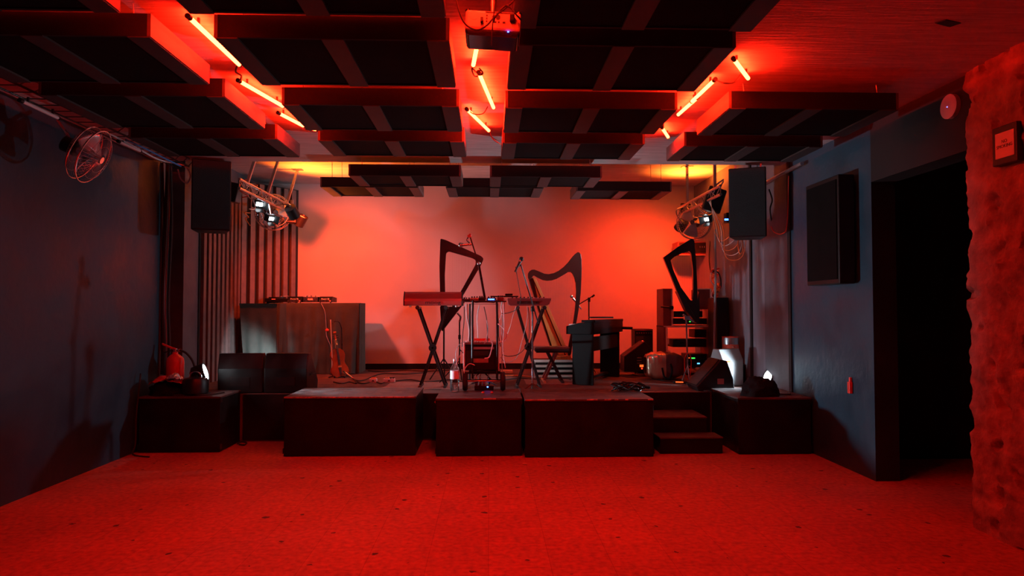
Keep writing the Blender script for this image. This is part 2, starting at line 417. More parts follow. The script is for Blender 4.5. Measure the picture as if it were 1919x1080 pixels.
t = thing('stage_step', 'upper of the two wooden steps against the stage front', 'step', (1.9, 7.1, 0), 0, 'steps up to the stage')
MB().bb((1.63, 6.865, .003), (2.20, 7.355, .30)).build('riser', 'black_paint', t, .003, True)
MB().bb((1.625, 6.862, .30), (2.205, 7.355, .315)).build('tread', 'box_top', t, .003, True)
solo(MB().bb((1.6, YS-.015, SZ+.0005), (2.4, YS+.03, SZ+.006)), 'edge_strip', 'steel', 'bare metal edging strip on the stage lip above the steps', 'edging')
solo(MB().sheet(lambda u, v: V((-1.25+.95*u+.12*v, 7.72+.75*v, SZ+.006+.002*math.sin(u*20))), 30, 10).bb((-1.2, 7.8, SZ+.001), (-.3, 8.4, SZ+.004)), 'rug', 'rug', 'thin woven rug under the left keyboard stand', 'rug')
solo(MB().bb((.45, 8.15, SZ+.001), (1.1, 8.75, SZ+.008)), 'rug', 'rug', 'small pale woven mat under the bench', 'rug')
# =================================================================== CEILING PANELS
PN = 'black acoustic panels hung under the ceiling'
def panel(x0, x1, y0, y1, label, z=2.76, t_=.115, ceil=CZ1, wires=True):
    t = thing('acoustic_panel', label, 'ceiling panel', ((x0+x1)/2, (y0+y1)/2, z), 0, PN)
    mb = MB(); e = .018
    mb.bb((x0+e, y0, z), (x1-e, y0+e, z+t_)).bb((x0+e, y1-e, z), (x1-e, y1, z+t_))
    mb.build('frame', 'panel_board', t, 0, True)
    for a_, b_ in ((x0, x0+e), (x1-e, x1)): MB().bb((a_, y0, z), (b_, y1, z+t_)).build('side_board', 'panel_side', t, 0, True)
    MB().bb((x0+e, y0+e, z+.006), (x1-e, y1-e, z+t_-.006)).build('felt', 'panel_cloth', t, 0, True)
    for cx in (x0+.06, (x0+x1)/2, x1-.06):
        MB().bb((cx-.055, y0+.001, z-.006), (cx+.055, y1-.001, z+.0055)).build('batten', 'batten', t, 0, True)
    for (cx, cy) in ((x0+.12, y0+.06), (x1-.12, y0+.06), (x0+.12, y1-.06), (x1-.12, y1-.06)):
        MB().tube([(cx, cy, z+t_-.01), (cx+.006, cy, z+t_+.01), (cx, cy, ceil-.002)], .003, 5, 2).build('hanger', 'steel', t, 0, True)
    return t
rowA, rowB, rowC = (3.42, 4.14), (4.54, 5.18), (5.50, 6.05)
for nm, (a, b) in zip(('nearest row, overhead', 'second row from the camera', 'third row from the camera', 'fourth row from the camera'), ((2.35, 3.14), rowA, rowB, rowC)):
    panel(-1.375, -.20, a, b, 'black ceiling panel left of the central light channel, '+nm)
for nm, (a, b) in zip(('nearest row, overhead', 'second row from the camera', 'third row from the camera', 'fourth row from the camera'), ((2.4, 3.25), (3.46, 4.17), (4.56, 5.2), (5.53, 6.12))):
    panel(.11, 1.28, a, b, 'black ceiling panel right of the central light channel, '+nm)
for nm, (a, b) in zip(('nearest row, at the top edge', 'second row from the camera', 'third row from the camera', 'fourth row from the camera, above the left speaker'), ((2.35, 3.14), rowA, (4.38, 5.16), (5.46, 6.11))):
    panel(-2.85, -1.685, a, b, 'black ceiling panel nearest the left wall, '+nm)
for nm, (a, b) in zip(('nearer one with the glowing side', 'farther one above the right speaker'), ((4.52, 5.23), (5.58, 6.15))):
    panel(1.62, 2.79, a, b, 'black ceiling panel nearest the right wall, '+nm)
panel(-1.42, -.285, 6.92, 7.5, 'black ceiling panel above the stage lip, left of its pair', 2.755, ceil=CZ1)
panel(.01, 1.16, 6.93, 7.5, 'black ceiling panel above the stage lip, right of its pair', 2.755, ceil=CZ1)
panel(-1.98, -.83, 8.05, 8.72, 'red-lit ceiling panel by the rear wall, leftmost of three', 2.84, ceil=CZ2)
panel(-.51, .65, 8.05, 8.72, 'black ceiling panel by the rear wall, middle of three', 2.84, ceil=CZ2)
panel(1.05, 2.21, 8.15, 8.78, 'black ceiling panel by the rear wall, rightmost of three', 2.83, ceil=CZ2)
# =================================================================== NEON TUBES
def neon(p0, p1, label, on=True, cat='light tube', grp='glowing red-orange tube lights on the ceiling'):
    p0 = V(p0); p1 = V(p1); d = (p1-p0).normalized()
    t = thing('neon_tube' if on else 'light_tube', label, cat, tuple((p0+p1)/2), 0, grp)
    MB().cyl(p0, p1, .0125, n=12).build('tube', 'neon' if on else 'tube_off', t, 0, True)
    for a, b in ((p0, p0-d*.03), (p1, p1+d*.012)):
        MB().cyl(a, b, .0150, n=12).build('end_cap', 'black_plastic', t, 0, True)
    up = V((0, 0, (CZ1 if on else 2.83)-p0.z))
    for f_ in (.15, .85):
        c = p0.lerp(p1, f_); MB().bar(c+V((0, 0, .012)), V((c.x, c.y, c.z+up.z-.001)), .012, .012).build('clip', 'black_metal', t, 0, True)
    return t
TZ = 2.905
def nz(a, b, label, z=TZ): return neon(WZ(*a, z), WZ(*b, z), label)
neon((-.12, 2.2, TZ), (-.04, 2.92, TZ), 'tube light in the central channel reaching out over the camera side of the projector')
neon((-1.60, 2.3, TZ), (-1.50, 3.1, TZ), 'tube light in the left channel just beyond the top of the view')
nz((356, 34), (448, 121), 'long glowing red tube nearest the camera in the left channel')
nz((450, 153), (530, 199), 'glowing red tube second in the left channel')
nz((524, 213), (568, 236), 'short glowing red tube third in the left channel')
neon(WZ(580, 241, TZ)+V((0.0, 0, 0)), WZ(592, 243, TZ), 'tip of a glowing red tube farthest back in the left channel')
neon(WZ(897, 70, TZ), WZ(887, 122, TZ), 'glowing red tube coming out behind the projector')
nz((898, 138), (925, 202), 'glowing red tube in the middle of the central channel')
nz((876, 206), (916, 245), 'glowing red tube slanting at the far end of the central channel')
nz((1376, 112), (1402, 147), 'short glowing red tube nearest the camera on the right')
nz((1338, 151), (1297, 190), 'glowing red tube running along the right panels, nearer half')
nz((1306, 184), (1271, 215), 'glowing red tube running along the right panels, farther half')
nz((1241, 240), (1252, 257), 'shortest glowing red tube farthest back on the right')
def cable(pts, m, label, r=.005, name='cable', group=None, sub=5):
    return solo(MB().tube(pts, r, 6, sub), name, m, label, 'cable', group)
cable([WZ(445, 122, 2.92), WZ(442, 135, 2.9), WZ(452, 142, 2.91), WZ(450, 152, 2.92)], 'black_rubber', 'black lead linking the first two tubes in the left channel', .006)
cable([WZ(1343, 151, 2.93), WZ(1358, 156, 2.88), WZ(1376, 154, 2.88), WZ(1388, 140, 2.93)], 'black_rubber', 'black lead hanging between the two nearest right tubes', .006)
cable([WZ(893, 136, 2.92), WZ(884, 128, 2.9), WZ(890, 143, 2.9), WZ(905, 138, 2.9), WZ(898, 128, 2.92)], 'black_rubber', 'small loop of lead around the middle central tube end', .005)
cable([WZ(917, 245, 2.92), WZ(922, 258, 2.9), WZ(934, 268, 2.9), WZ(950, 272, 2.915), WZ(985, 252, 2.93)], 'orange_cable', 'thin lead trailing from the last central tube to the panels', .005)
cable([WZ(879, 207, 2.92), WZ(888, 214, 2.86), WZ(905, 213, 2.86), WZ(914, 200, 2.93)], 'black_rubber', 'thin lead sagging between the last two central tubes', .004)
# =================================================================== PROJECTOR
def projector():
    Yp = 2.95; c = W(924, 40, Yp)
    t = thing('projector', 'white projector hung upside down in the central ceiling channel', 'projector', c, 0)
    R = Matrix.Rotation(math.radians(-1), 3, 'X') @ Matrix.Rotation(math.radians(3), 3, 'Y')
    Wd, D, H = .245, .19, .088
    M4 = R.to_4x4()
    mb = MB(M4); mb.box((0, D/2, .004), (Wd, D, H)); mb.build('body', 'projector_white', t, .012)
    mb = MB(M4); mb.box((0, D/2+.002, -H/2-.004), (Wd+.002, D+.002, .022), M=Matrix.Rotation(PI, 3, 'X'), taper=(.9, .88)); mb.build('lid', 'projector_dark', t, .008)
    mb = MB(M4); mb.cyl((.02, -.002, .02), (.02, .001, .02), .011, n=16).cyl((.0, -.002, .02), (.0, .001, .02), .0055)
    for k, (x, s_) in enumerate(((-.015, .008), (.0, .018), (.022, .008), (.042, .014))): mb.bb((x, -.002, -.006), (x+s_*.8, .001, .001))
    for k in range(3): mb.cyl((-.028, -.002, .024-k*.013), (-.028, .001, .024-k*.013), .0038)
    mb.bb((-.035, -.002, .038), (.10, .001, .041))
    mb.build('ports', 'ink', t)
    mb = MB(M4); mb.bb((.072, -.02, .002), (.092, .0, .028)); mb.build('mains_plug', 'black_plastic', t, .002)
    mb = MB(M4); mb.bb((-.055, -.022, -.012), (-.043, .0, .008)); mb.build('video_plug', 'black_plastic', t, .002)
    mb = MB(M4); mb.cyl((-.085, -.001, .022), (-.085, .001, .022), .02); mb.build('vent', 'projector_white', t)
    mb = MB(M4)
    for sx in (-1, 1):
        for yy in (.03, .17): mb.cyl((sx*.105, yy, H/2-.01), (sx*.115, yy, H/2+.014), .011)
    mb.build('feet', 'black_plastic', t)
    mb = MB(); mb.cyl((.0, .10, .04), (.0, .10, 2.949-c.z), .016).box((0, .10, 2.944-c.z), (.11, .11, .008)).box((0, .1, .05), (.06, .08, .03))
    mb.build('ceiling_mount', 'steel', t)
    mb = MB(M4); mb.bb((.065, .0, -H/2-.0), (.072, .002, -H/2+.004)); mb.build('status_light', 'led_blue', t)
    return c
pc = projector()
q = lambda px, py, Y=2.89: W(px, py, Y)
cable([q(853, -12, 2.9), q(860, 20), q(872, 45), q(893, 56), q(912, 48), q(928, 30), q(944, 18), q(962, 2, 2.9), q(968, -12, 2.92)], 'black_rubber', 'black cable looping across the projector face', .0036)
cable([q(926, 40, 2.92), q(927, 34), q(934, 24), q(947, 11), q(958, 16), q(968, 28), q(977, 38, 2.92)], 'black_rubber', 'black cable from the projector plug arching to its right corner', .0036)
cable([q(929, -10, 2.9), q(926, 20), q(923, 50), q(921, 86, 2.9)], 'black_rubber', 'thin black strap hanging down the projector middle', .0028)
# small ceiling and wall items at the right
solo(MB().prism([WZ(1752, 44, 2.944), WZ(1772, 38, 2.944), WZ(1801, 44, 2.944), WZ(1780, 51, 2.944)], (0, 0, .005)), 'ceiling_plate', 'ink', 'small dark square plate on the bare concrete ceiling at upper right', 'plate')
c = WX(1785, 200, XR-.002)
t = thing('wall_speaker', 'round pale disc high above the dark opening', 'wall speaker', c)
MB().cyl(c, c-V((.03, 0, 0)), .083, n=32).build('cover', 'disc_pale', t, 0, True)
MB().cyl(c-V((.03, -.01, 0)), c-V((.032, -.01, 0)), .003).build('indicator', 'led_blue', t, 0, True)
def nosmoking():
    a = WX(1859, 240, 3.05); b = WX(1921, 300, 3.05)
    y1, y0 = 4.02, 3.825; z1, z0 = 2.495, 2.262
    t = thing('wall_sign', 'framed paper sign on the broken plaster wall', 'sign', (3.03, (y0+y1)/2, z0))
    MB().bb((3.055, y0, z0), (3.11, y1, z1)).build('frame', 'sign_frame', t, .006, True)
    MB().bb((3.052, y0+.018, z0+.040), (3.056, y1-.03, z1-.042)).build('paper', 'sign_paper', t, 0, True)
    ym = (y0+y1)/2-.006
    text('lettering', 'NO\nSMOKING', .0285, 'ink', t, (3.0512-3.03, ym-(y0+y1)/2, (z1-z0)/2+.004), (PI/2, 0, -PI/2), sx=.98)
nosmoking()
# red tag / small hammer case on the right wall
solo(MB().bb((XR-.03, 5.83, .67), (XR-.002, 5.87, .77)).bb((XR-.022, 5.84, .77), (XR-.002, 5.86, .81)), 'wall_hook', 'red_plastic', 'small red hook tag on the dark right wall near the opening', 'hook', bevel=.004)
t = thing('wall_speaker', 'tall black box mounted on the right wall before the opening', 'wall speaker', (XR-.1, 6.0, 1.62))
MB().bb((XR-.16, 5.72, 1.62), (XR-.02, 6.32, 2.56)).build('cabinet', 'case_black', t, .01, True)
MB().bb((XR-.168, 5.75, 1.66), (XR-.16, 6.29, 2.52)).build('grille', 'panel_cloth', t, 0, True)
MB().bb((XR-.02, 5.9, 1.9), (XR-.001, 6.15, 2.2)).build('bracket', 'black_metal', t, 0, True)
# =================================================================== PA SPEAKERS AND TRUSSES
def pa(px0, px1, z0, z1, Y, a, label, ceil):
    p, q_ = W(px0, 360, Y), W(px1, 360, Y+(px1-px0)*.0000); wd = (q_.x-p.x)*math.cos(a)*.98; cx = (p.x+q_.x)/2
    t = thing('loudspeaker', label, 'speaker', (cx, Y, z0), a, 'black loudspeakers hung beside the stage')
    h = z1-z0
    MB().prism([(-wd/2, 0, 0), (wd/2, 0, 0), (wd/2-.05, .34, 0), (-wd/2+.05, .34, 0)], (0, 0, h)).build('cabinet', 'black_plastic', t, .01)
    MB().bb((-wd/2+.012, -.012, .012), (wd/2-.012, 0, h-.012)).build('grille', 'grille', t, .003)
    for sx in (-wd/2+.06, wd/2-.06):
        MB().bar((sx, .16, h), (sx+.01, .16, ceil-z0-.002), .018, .018).build('hanging_bracket', 'steel', t)
    MB().bb((-wd/2+.04, .1, h), (wd/2-.04, .22, h+.012)).build('top_plate', 'steel', t)
pa(358, 434, 2.205, 2.925, 7.02, .36, 'large black loudspeaker hanging at the left of the stage', CZ1)
pa(1364, 1437, 2.155, 2.885, 7.02, -.38, 'large black loudspeaker hanging at the right of the stage', CZ1)
_x = W(1438, 500, 7.85).x
solo(MB().cyl((_x, 7.85, SZ+.001), (_x, 7.85, CZ2-.002), .026).cyl((_x, 7.85, SZ+.001), (_x, 7.85, SZ+.012), .05), 'support_pole', 'black_metal', 'black floor-to-ceiling pole right of the right loudspeaker', 'pole')
def lighting_bar(x, y0, y1, z, struts, label):
    t = thing('lighting_bar', label, 'lighting bar', (x, (y0+y1)/2, z))
    for dx, dz in ((0, 0), (0, .10)):
        MB().cyl((x+dx, y0, z+dz), (x+dx, y1, z+dz), .016).build('rail', 'steel', t, 0, True)
    mb = MB(); k = int((y1-y0)/.16)
    for i in range(k):
        ya = y0+i*(y1-y0)/k; yb = ya+(y1-y0)/k
        mb.bar((x, ya, z), (x, yb, z+.1) if i % 2 else (x, ya+.001, z+.1), .008, .008).bar((x, ya, z+.1), (x, yb, z), .008, .008)
    mb.build('lattice', 'steel', t, 0, True)
    for y, dx in struts:
        so = MB().bar((x, y, z+.1), (x+dx, y, CZ2-.008), .03, .03).build('strut', 'steel', t, 0, True)
        MB().box((x+dx, y, CZ2-.005), (.14, .10, .008)).build('ceiling_plate', 'steel', so, 0, True)
lighting_bar(-2.72, 7.5, 9.45, 2.72, [(7.75, .14), (8.45, .14), (9.25, .14)], 'steel lighting bar running back over the left side of the stage')
lighting_bar(2.62, 7.6, 9.35, 2.70, [(7.8, 0), (8.9, 0)], 'steel lighting bar running back over the right side of the stage')
def wall_truss():
    t = thing('ladder_truss', 'long thin ladder truss along the left wall under the ceiling', 'truss', (-3.12, 5, 2.85))
    for dx, dz in ((-.08, 0), (.08, 0), (-.08, .08), (.08, .08)):
        MB().cyl((-3.12+dx, 3.4, 2.85+dz), (-3.12+dx, 7.0, 2.85+dz), .007, n=8).build('rail', 'black_metal', t, 0, True)
    mb = MB()
    for i in range(25):
        y = 3.45+i*.147; mb.bar((-3.2, y, 2.85), (-3.04, y, 2.85), .006, .006).bar((-3.04, y, 2.85), (-3.04, y+.12, 2.93), .006, .006)
    mb.build('rungs', 'black_metal', t, 0, True)
wall_truss()
neon(WX(42, 190, -3.1), WX(108, 221, -3.1), 'unlit tube light under the wall truss nearest the camera', False, grp=None)
neon(WX(224, 266, -3.1), WX(262, 283, -3.1), 'unlit tube light under the wall truss near the left loudspeaker', False, grp=None)
cable([(-3.1, 5.9, 2.95-.1), (-3.06, 6.2, 2.83), (-3.09, 6.5, 2.84), (-3.1, 6.95, 2.84)], 'blue_cable', 'bright blue cable lying in the left wall truss', .008)
cable([(-3.13, 5.7, 2.85), (-3.1, 6.1, 2.82), (-3.15, 6.6, 2.83), (-3.1, 7.0, 2.86), (-3.05, 7.05, 2.78), (-3.1, 7.1, 2.7), (-3.16, 7.08, 2.74), (-3.2, 7.1, 2.84)], 'white_cable', 'white cable drooping in a hook at the end of the left wall truss', .008)
cable([(-3.03, 4.7, 2.86), (-3.0, 4.85, 2.95-.02), (-3.0, 5.0, 2.84), (-3.0, 5.2, 2.84), (-3.0, 5.35, 2.9), (-3.02, 5.45, 2.84)], 'grey_cable', 'grey cable looping up over the near part of the wall truss', .004)
# vertical leads down the left wall
for i, (m, l) in enumerate((('black_rubber', 'thick black cable running down the left wall corner, leftmost'), ('grey_cable', 'grey cable running down the left wall corner, middle one'), ('black_rubber', 'black cable running down beside the dark recess, rightmost'), ('black_rubber', 'thin black cable sagging down the left wall to the bags'))):
    px = (306, 312, 318, 303)[i]
    cable([W(px+(8 if i < 2 else 2), 305, 7.3), W(px+4, 420, 7.32), W(px-2, 560, 7.32), W(px, 640, 7.32), W(px-1, 702, 7.3)], m, l, (.018, .007, .012, .009)[i])
# =================================================================== FANS
def fan(c, r, facing, label, bracket):
    c = V(c); d = V(facing).normalized()
    t = thing('wall_fan', label, 'fan', c, 0, 'caged fans')
    M = d.to_track_quat('Z', 'Y').to_matrix().to_4x4()
    mb = MB(M)
    for s_ in (-1, 1):
        mb.tube([(r*math.cos(a), r*math.sin(a), s_*.035) for a in [2*PI*k/28 for k in range(28)]], .006, 6, 1, True)
    mb.build('rim', 'chrome', t)
    mb = MB(M)
    for s_ in (-1, 1):
        for k in range(44):
            a = 2*PI*k/44; ca, sa = math.cos(a), math.sin(a)
            mb.tube([(r*ca, r*sa, s_*.035), (r*.75*ca, r*.75*sa, s_*.075), (r*.2*ca, r*.2*sa, s_*.095)], .0012, 4, 2)
        for rr, zz in ((.5, .088), (.78, .073)):
            mb.tube([(r*rr*math.cos(2*PI*k/24), r*rr*math.sin(2*PI*k/24), s_*zz) for k in range(24)], .0015, 4, 1, True)
    mb.build('cage', 'steel', t)
    for k in range(3):
        a0 = 2*PI*k/3
        def fn(u, v, a0=a0):
            rr = r*(.12+.74*v); a = a0+(u-.3)*(1.3*(1-.25*v)); return V((rr*math.cos(a), rr*math.sin(a), .035-.07*u))
        MB(M).sheet(fn, 8, 6).build('blade', 'fan_blade', t, 0, solid=.003)
    MB(M).cyl((0, 0, -.09), (0, 0, .1), r*.16, r*.13, 18).build('hub', 'chrome', t)
    MB(M).cyl((0, 0, -.19), (0, 0, -.09), r*.28, r*.28, 18).build('motor', 'black_plastic', t)
    b = V(bracket)
    mb = MB(); mb.tube([c-d*.14, c-d*.16+V((0, 0, .06)), b], .014, 8, 4); mb.build('bracket', 'chrome', t, 0, True)
fan(WX(167, 290, -3.0), .21, (.75, .1, -.35), 'large dim caged fan on the left wall near the camera', (-3.3, 5.3, 2.84))
fan(W(512, 398, 9.05), .235, (.75, -1, -.15), 'red-lit caged fan under the left lighting bar', (-2.72, 9.2, 2.72))
fan(W(1301, 417, 8.95), .225, (-.6, -1, -.1), 'red-lit caged fan under the right lighting bar', (2.62, 9.2, 2.70))
solo(MB().tube([W(1278, 420, 8.9), W(1268, 402, 8.9), W(1270, 392, 8.9), W(1290, 386, 8.95)], .008, 8), 'fan_handle', 'chrome', 'curved chrome handle at the side of the right fan', 'handle')
# =================================================================== STAGE LAMPS
def blinder(c, aim, size, label, energy, target, hang, ang=70, lens='lens_white', col=WHITE, group='small stage lamps with flaps'):
    c = V(c); d = V(aim).normalized(); t = thing('stage_lamp', label, 'stage lamp', c, 0, group)
    M = d.to_track_quat('Z', 'Y').to_matrix().to_4x4(); s_ = size
    hs = MB(M).box((0, 0, -s_*.35), (s_, s_*.9, s_*.7)).build('housing', 'black_metal', t, .006)
    MB(M).box((0, 0, .004), (s_*.7, s_*.42, .008)).build('lens', lens, t, .003)
    for k in range(4):
        a = k*PI/2
        R = Matrix.Rotation(a, 4, 'Z')
        MB(M @ R).add([(-s_*.42, s_*.45, .001), (s_*.42, s_*.45, .001), (s_*.52, s_*.75, s_*.6), (-s_*.52, s_*.75, s_*.6)], [(0, 1, 2, 3)]).build('barn_door', 'black_metal', hs, 0, solid=.003)
    MB().tube([c+V((0, 0, s_*.4)), (c+V(hang))/2+V((0, 0, .02)), V(hang)], .008, 6, 3).build('yoke', 'steel', t, 0, True)
    if energy: lamp('lamp_light', t, c+d*(s_*.65), target, energy, col, ang, .5, .03)
    return t
blinder(W(486, 383, 8.5), (.75, -.75, -.35), .115, 'white glaring lamp with flaps, upper of the two before the left fan', 14, (1.3, 9.3, .6), (-2.72, 8.6, 2.72))
blinder(W(508, 410, 8.45), (.85, -.6, -.45), .10, 'white glaring lamp with flaps, lower of the two before the left fan', 14, (.6, 9.2, .8), (-2.72, 8.5, 2.72))
blinder(W(1325, 411, 8.4), (-.9, -.55, -.4), .10, 'white glaring lamp beside the right fan', 150, (-2.6, 8.8, 1.1), (2.62, 8.5, 2.70), 70)
def wash(c, target, label, energy, hang, ang=80, col=(1, .045, .010), lens='lens_red', blend=.9):
    c = V(c); d = (V(target)-c).normalized(); t = thing('par_lamp', label, 'stage lamp', c, 0, 'black can lamps')
    M = d.to_track_quat('Z', 'Y').to_matrix().to_4x4()
    MB(M).lathe([(.03, -.16), (.07, -.15), (.075, 0), (.072, 0), (.068, -.03)], 20).build('can', 'black_metal', t)
    MB(M).lathe([(.062, -.035), (.062, -.03)], 20).build('lens', lens, t)
    MB().tube([c-d*.145, c-d*.17+V((0, 0, .03)), V(hang)], .008, 6, 3).build('yoke', 'steel', t, 0, True)
    lamp('lamp_light', t, c+d*.01, target, energy, col, ang, blend, .04)
wash((-2.5, 9.25, 2.66), (-2.12, 9.05, 3.29), 'can lamp at the far end of the left bar, beaming up at the ceiling', 270, (-2.72, 9.3, 2.72), 140, (1, .16, .014))
wash((2.72, 9.3, 2.86), (2.74, 9.2, 3.29), 'can lamp on the right bar, beaming up at the ceiling', 200, (2.62, 9.3, 2.72), 135, (1, .15, .014))
wash((-2.46, 8.72, 2.58), (-2.0, 10.35, 1.2), 'can lamp by the left fan washing the rear wall red', 230, (-2.72, 8.75, 2.72), 140, (1, .055, .013))
wash((2.60, 9.25, 2.50), (2.1, 10.35, 1.5), 'can lamp under the right lighting bar washing the rear wall red', 160, (2.62, 9.22, 2.72), 150, (1, .032, .006))
# square light panel behind the fan at right, and dim box lamp at left
t = thing('moving_lamp', 'black box lamp with cooling slots hanging right of the left fan', 'stage lamp', W(548, 405, 9.2))
MB().box(W(548, 408, 9.2), (.12, .12, .16)).build('housing', 'black_metal', t, .01, True)
MB().bar(W(547, 375, 9.2), W(547, 398, 9.2), .03, .03).build('arm', 'steel', t, 0, True)
mb = MB()
for k in range(4): mb.box(W(545, 400+k*5, 9.12)+V((0, 0, 0)), (.10, .004, .008))
mb.build('slots', 'steel', t, 0, True)
c = W(1338, 375, 8.1)
t = thing('floodlight', 'tilted black slab lamp between the right fan and loudspeaker', 'stage lamp', c)
R = Matrix.Rotation(math.radians(18), 3, 'Y')
MB().box(c, (.22, .10, .30), M=R).build('housing', 'black_plastic', t, .02, True)
MB().tube([c+V((.05, 0, .12)), c+V((.12, 0, .25)), (2.62, 8.1, 2.80)], .01, 6, 3).build('yoke', 'steel', t, 0, True)
MB().box(c+V((.17, -.02, -.22)), (.09, .1, .12)).build('driver_box', 'black_plastic', t, .005, True)
MB().box(c+V((.125, -.07, -.245)), (.045, .004, .02)).build('display', 'led_blue', t, 0, True)
t = thing('floodlight', 'grey flood lamp half hidden behind the left loudspeaker', 'stage lamp', W(441, 360, 7.9))
MB().box(W(441, 362, 7.9), (.10, .16, .22), M=Matrix.Rotation(.2, 3, 'Y')).build('housing', 'black_plastic', t, .01, True)
MB().bar(W(441, 345, 7.9), (-2.72, 7.9, 2.74), .02, .02).build('yoke', 'steel', t, 0, True)
# leads festooned on the bars
def fest(px, py, Y, n, m, label, spread=14, r=.006):
    pts = []
    for i in range(n): pts.append(W(px+random.uniform(-spread, spread), py+i*6+random.uniform(-6, 6), Y+random.uniform(-.1, .1)))
    return cable(pts, m, label, r)
fest(470, 345, 8.0, 9, 'white_cable', 'pale cable tangled on the left lighting bar near the speaker')
fest(458, 342, 7.8, 6, 'red_plastic', 'red cable tangled on the left lighting bar near the speaker', 9)
fest(483, 342, 8.2, 6, 'orange_cable', 'orange cable tangled on the left lighting bar before the fan', 8)
fest(462, 395, 7.9, 5, 'orange_cable', 'orange cable loop dangling beneath the left lighting bar', 7)
for i in range(5):
    x0 = 1338+i*4; x1 = 1368+i*6; dp = 452+i*9
    cable([V((2.62, 7.95+.03*i, 2.70)), W(x0, 425, 8.0), W(x0+4, dp-12, 8.0), W((x0+x1)/2, dp, 8.0), W(x1, dp-9, 7.9), W(x1+6, 440, 7.6), V((2.75, 7.43, 2.25))], ('orange_cable', 'white_cable')[i % 2], 'pale cable swagged below the right loudspeaker, '+('highest', 'second', 'third', 'fourth', 'lowest')[i]+' loop', .0035, group='cables swagged below the right loudspeaker')
cable([V((2.8, 7.40, 2.2)), W(1388, 442, 7.5), W(1383, 455, 7.7), W(1386, 475, 7.7), W(1392, 470, 7.7), W(1391, 450, 7.7), W(1386, 442, 7.7)], 'orange_cable', 'small coil of cable hanging at the right speaker corner', .007)
cable([W(1340, 430, 8.6), W(1341, 520, 8.6), W(1339, 600, 8.62), W(1339, 717, 8.62)], 'grey_cable', 'grey cable bundle hanging straight down right of the rack', .013)
cable([W(1331, 452, 9.6), W(1329, 490, 9.6), W(1336, 540, 9.6), W(1334, 600, 9.6)], 'black_rubber', 'black cable hanging behind the angular harp', .007)
cable([W(1441, 355, 7.4), W(1447, 375, 7.4), W(1443, 392, 7.4), W(1446, 415, 7.5)], 'black_rubber', 'black cable at the right edge of the right loudspeaker', .008)
cable([WX(1445, 425, 3.1), WX(1452, 436, 3.1), WX(1466, 438, 3.1), WX(1475, 420, 3.1), WX(1478, 330, 3.1)], 'red_plastic', 'red cable looping on the right wall behind the pole', .005)
solo(MB().tube([(3.09, 6.6, 2.84), (3.08, 7.2, 2.82), (3.09, 7.8, 2.8)], .02, 8), 'conduit_pipe', 'steel', 'metal conduit pipe along the top of the right wall', 'pipe')
# =================================================================== FLOOR LAMPS AND CLUTTER ON CORNER BOXES
def floor_lamp(c, aim, label, energy, target, ang, zb=.545):
    c = V(c); d = V(aim).normalized(); t = thing('floor_spotlight', label, 'spotlight', (c.x, c.y, zb+.001))
    M = Matrix.Translation(c-V(t.location)) @ d.to_track_quat('Z', 'Y').to_matrix().to_4x4()
    MB(M).lathe([(.04, -.15), (.085, -.12), (.095, -.02), (.1, .0), (.088, .0), (.075, -.03)], 24).build('housing', 'black_metal', t)
    MB(M).lathe([(.078, -.012), (.078, -.004)], 24).build('lens', 'lens_white', t)
    s_ = d.cross(V((0, 0, 1))).normalized()
    MB().tube([c+s_*.1-d*.07, c+s_*.1-d*.07-V((0, 0, c.z-zb-.014)), c-s_*.1-d*.07-V((0, 0, c.z-zb-.014)), c-s_*.1-d*.07], .009, 8, 1).build('stand', 'black_metal', t, 0, True)
    lamp('lamp_light', t, c+d*.02, target, energy, WHITE, ang, .6, .06)
LW = (-2.72, 7.18, .70)
floor_lamp(W(386, 697, 7.10), (.94, .17, .30), 'glaring white spotlight on the box by the left wall', 420, (0.5, 6.95, 1.15), 50)
floor_lamp(W(1438, 706, 7.6), (-.93, -.12, .34), 'glaring white spotlight at the stage edge by the right wall', 200, (-3.3, 7.9, 1.4), 112, SZ)
floor_lamp(W(492, 696, 8.55), (-.1, .95, .3), 'white spotlight behind the wedge monitors lighting the side table cloth', 42, (-3.1, 9.1, .72), 80, SZ)
# round black power pack in front of the left lamp
c = WZ(372, 738, .546)
t = thing('power_pack', 'round black case with a chrome handle before the left spotlight', 'case', (c.x, 6.98, .546))
MB().lathe([(.10, 0), (.125, .02), (.125, .13), (.105, .165), (.03, .18)], 28).build('body', 'black_plastic', t)
MB().tube([(-.06, 0, .16), (-.045, 0, .205), (0, 0, .225), (.045, 0, .205), (.06, 0, .16)], .009, 8).build('handle', 'chrome', t)
MB().box((-.0, 0, .006), (.22, .2, .012)).build('foot', 'black_rubber', t)
def lump(c, s, label, m, name, cat, seed=0, amp=.25):
    mb = MB(); n, k = 40, 20; c = V(c)
    def fn(u, v):
        a = 2*PI*u; b = PI/2*v
        p = V((math.cos(a)*math.cos(b), math.sin(a)*math.cos(b), math.sin(b)))
        q_ = 1+amp*noise.fractal(V((p.x*1.6+seed, p.y*1.6, p.z*1.6)), 1, 2, 4)+.08*noise.noise(V((p.x*5+seed, p.y*5, p.z*5)))
        return c+V((p.x*s[0]*q_, p.y*s[1]*q_, max(p.z*s[2]*q_, 0)))
    mb.sheet(fn, n, k); mb.add([fn(i/n, 0) for i in range(n)], [tuple(range(n))])
    return solo(mb, name, m, label, cat)
lump((-3.22, 7.0, .546), (.20, .15, .14), 'crumpled black bag heaped on the left box', 'cloth_dark', 'soft_bag', 'bag', 3)
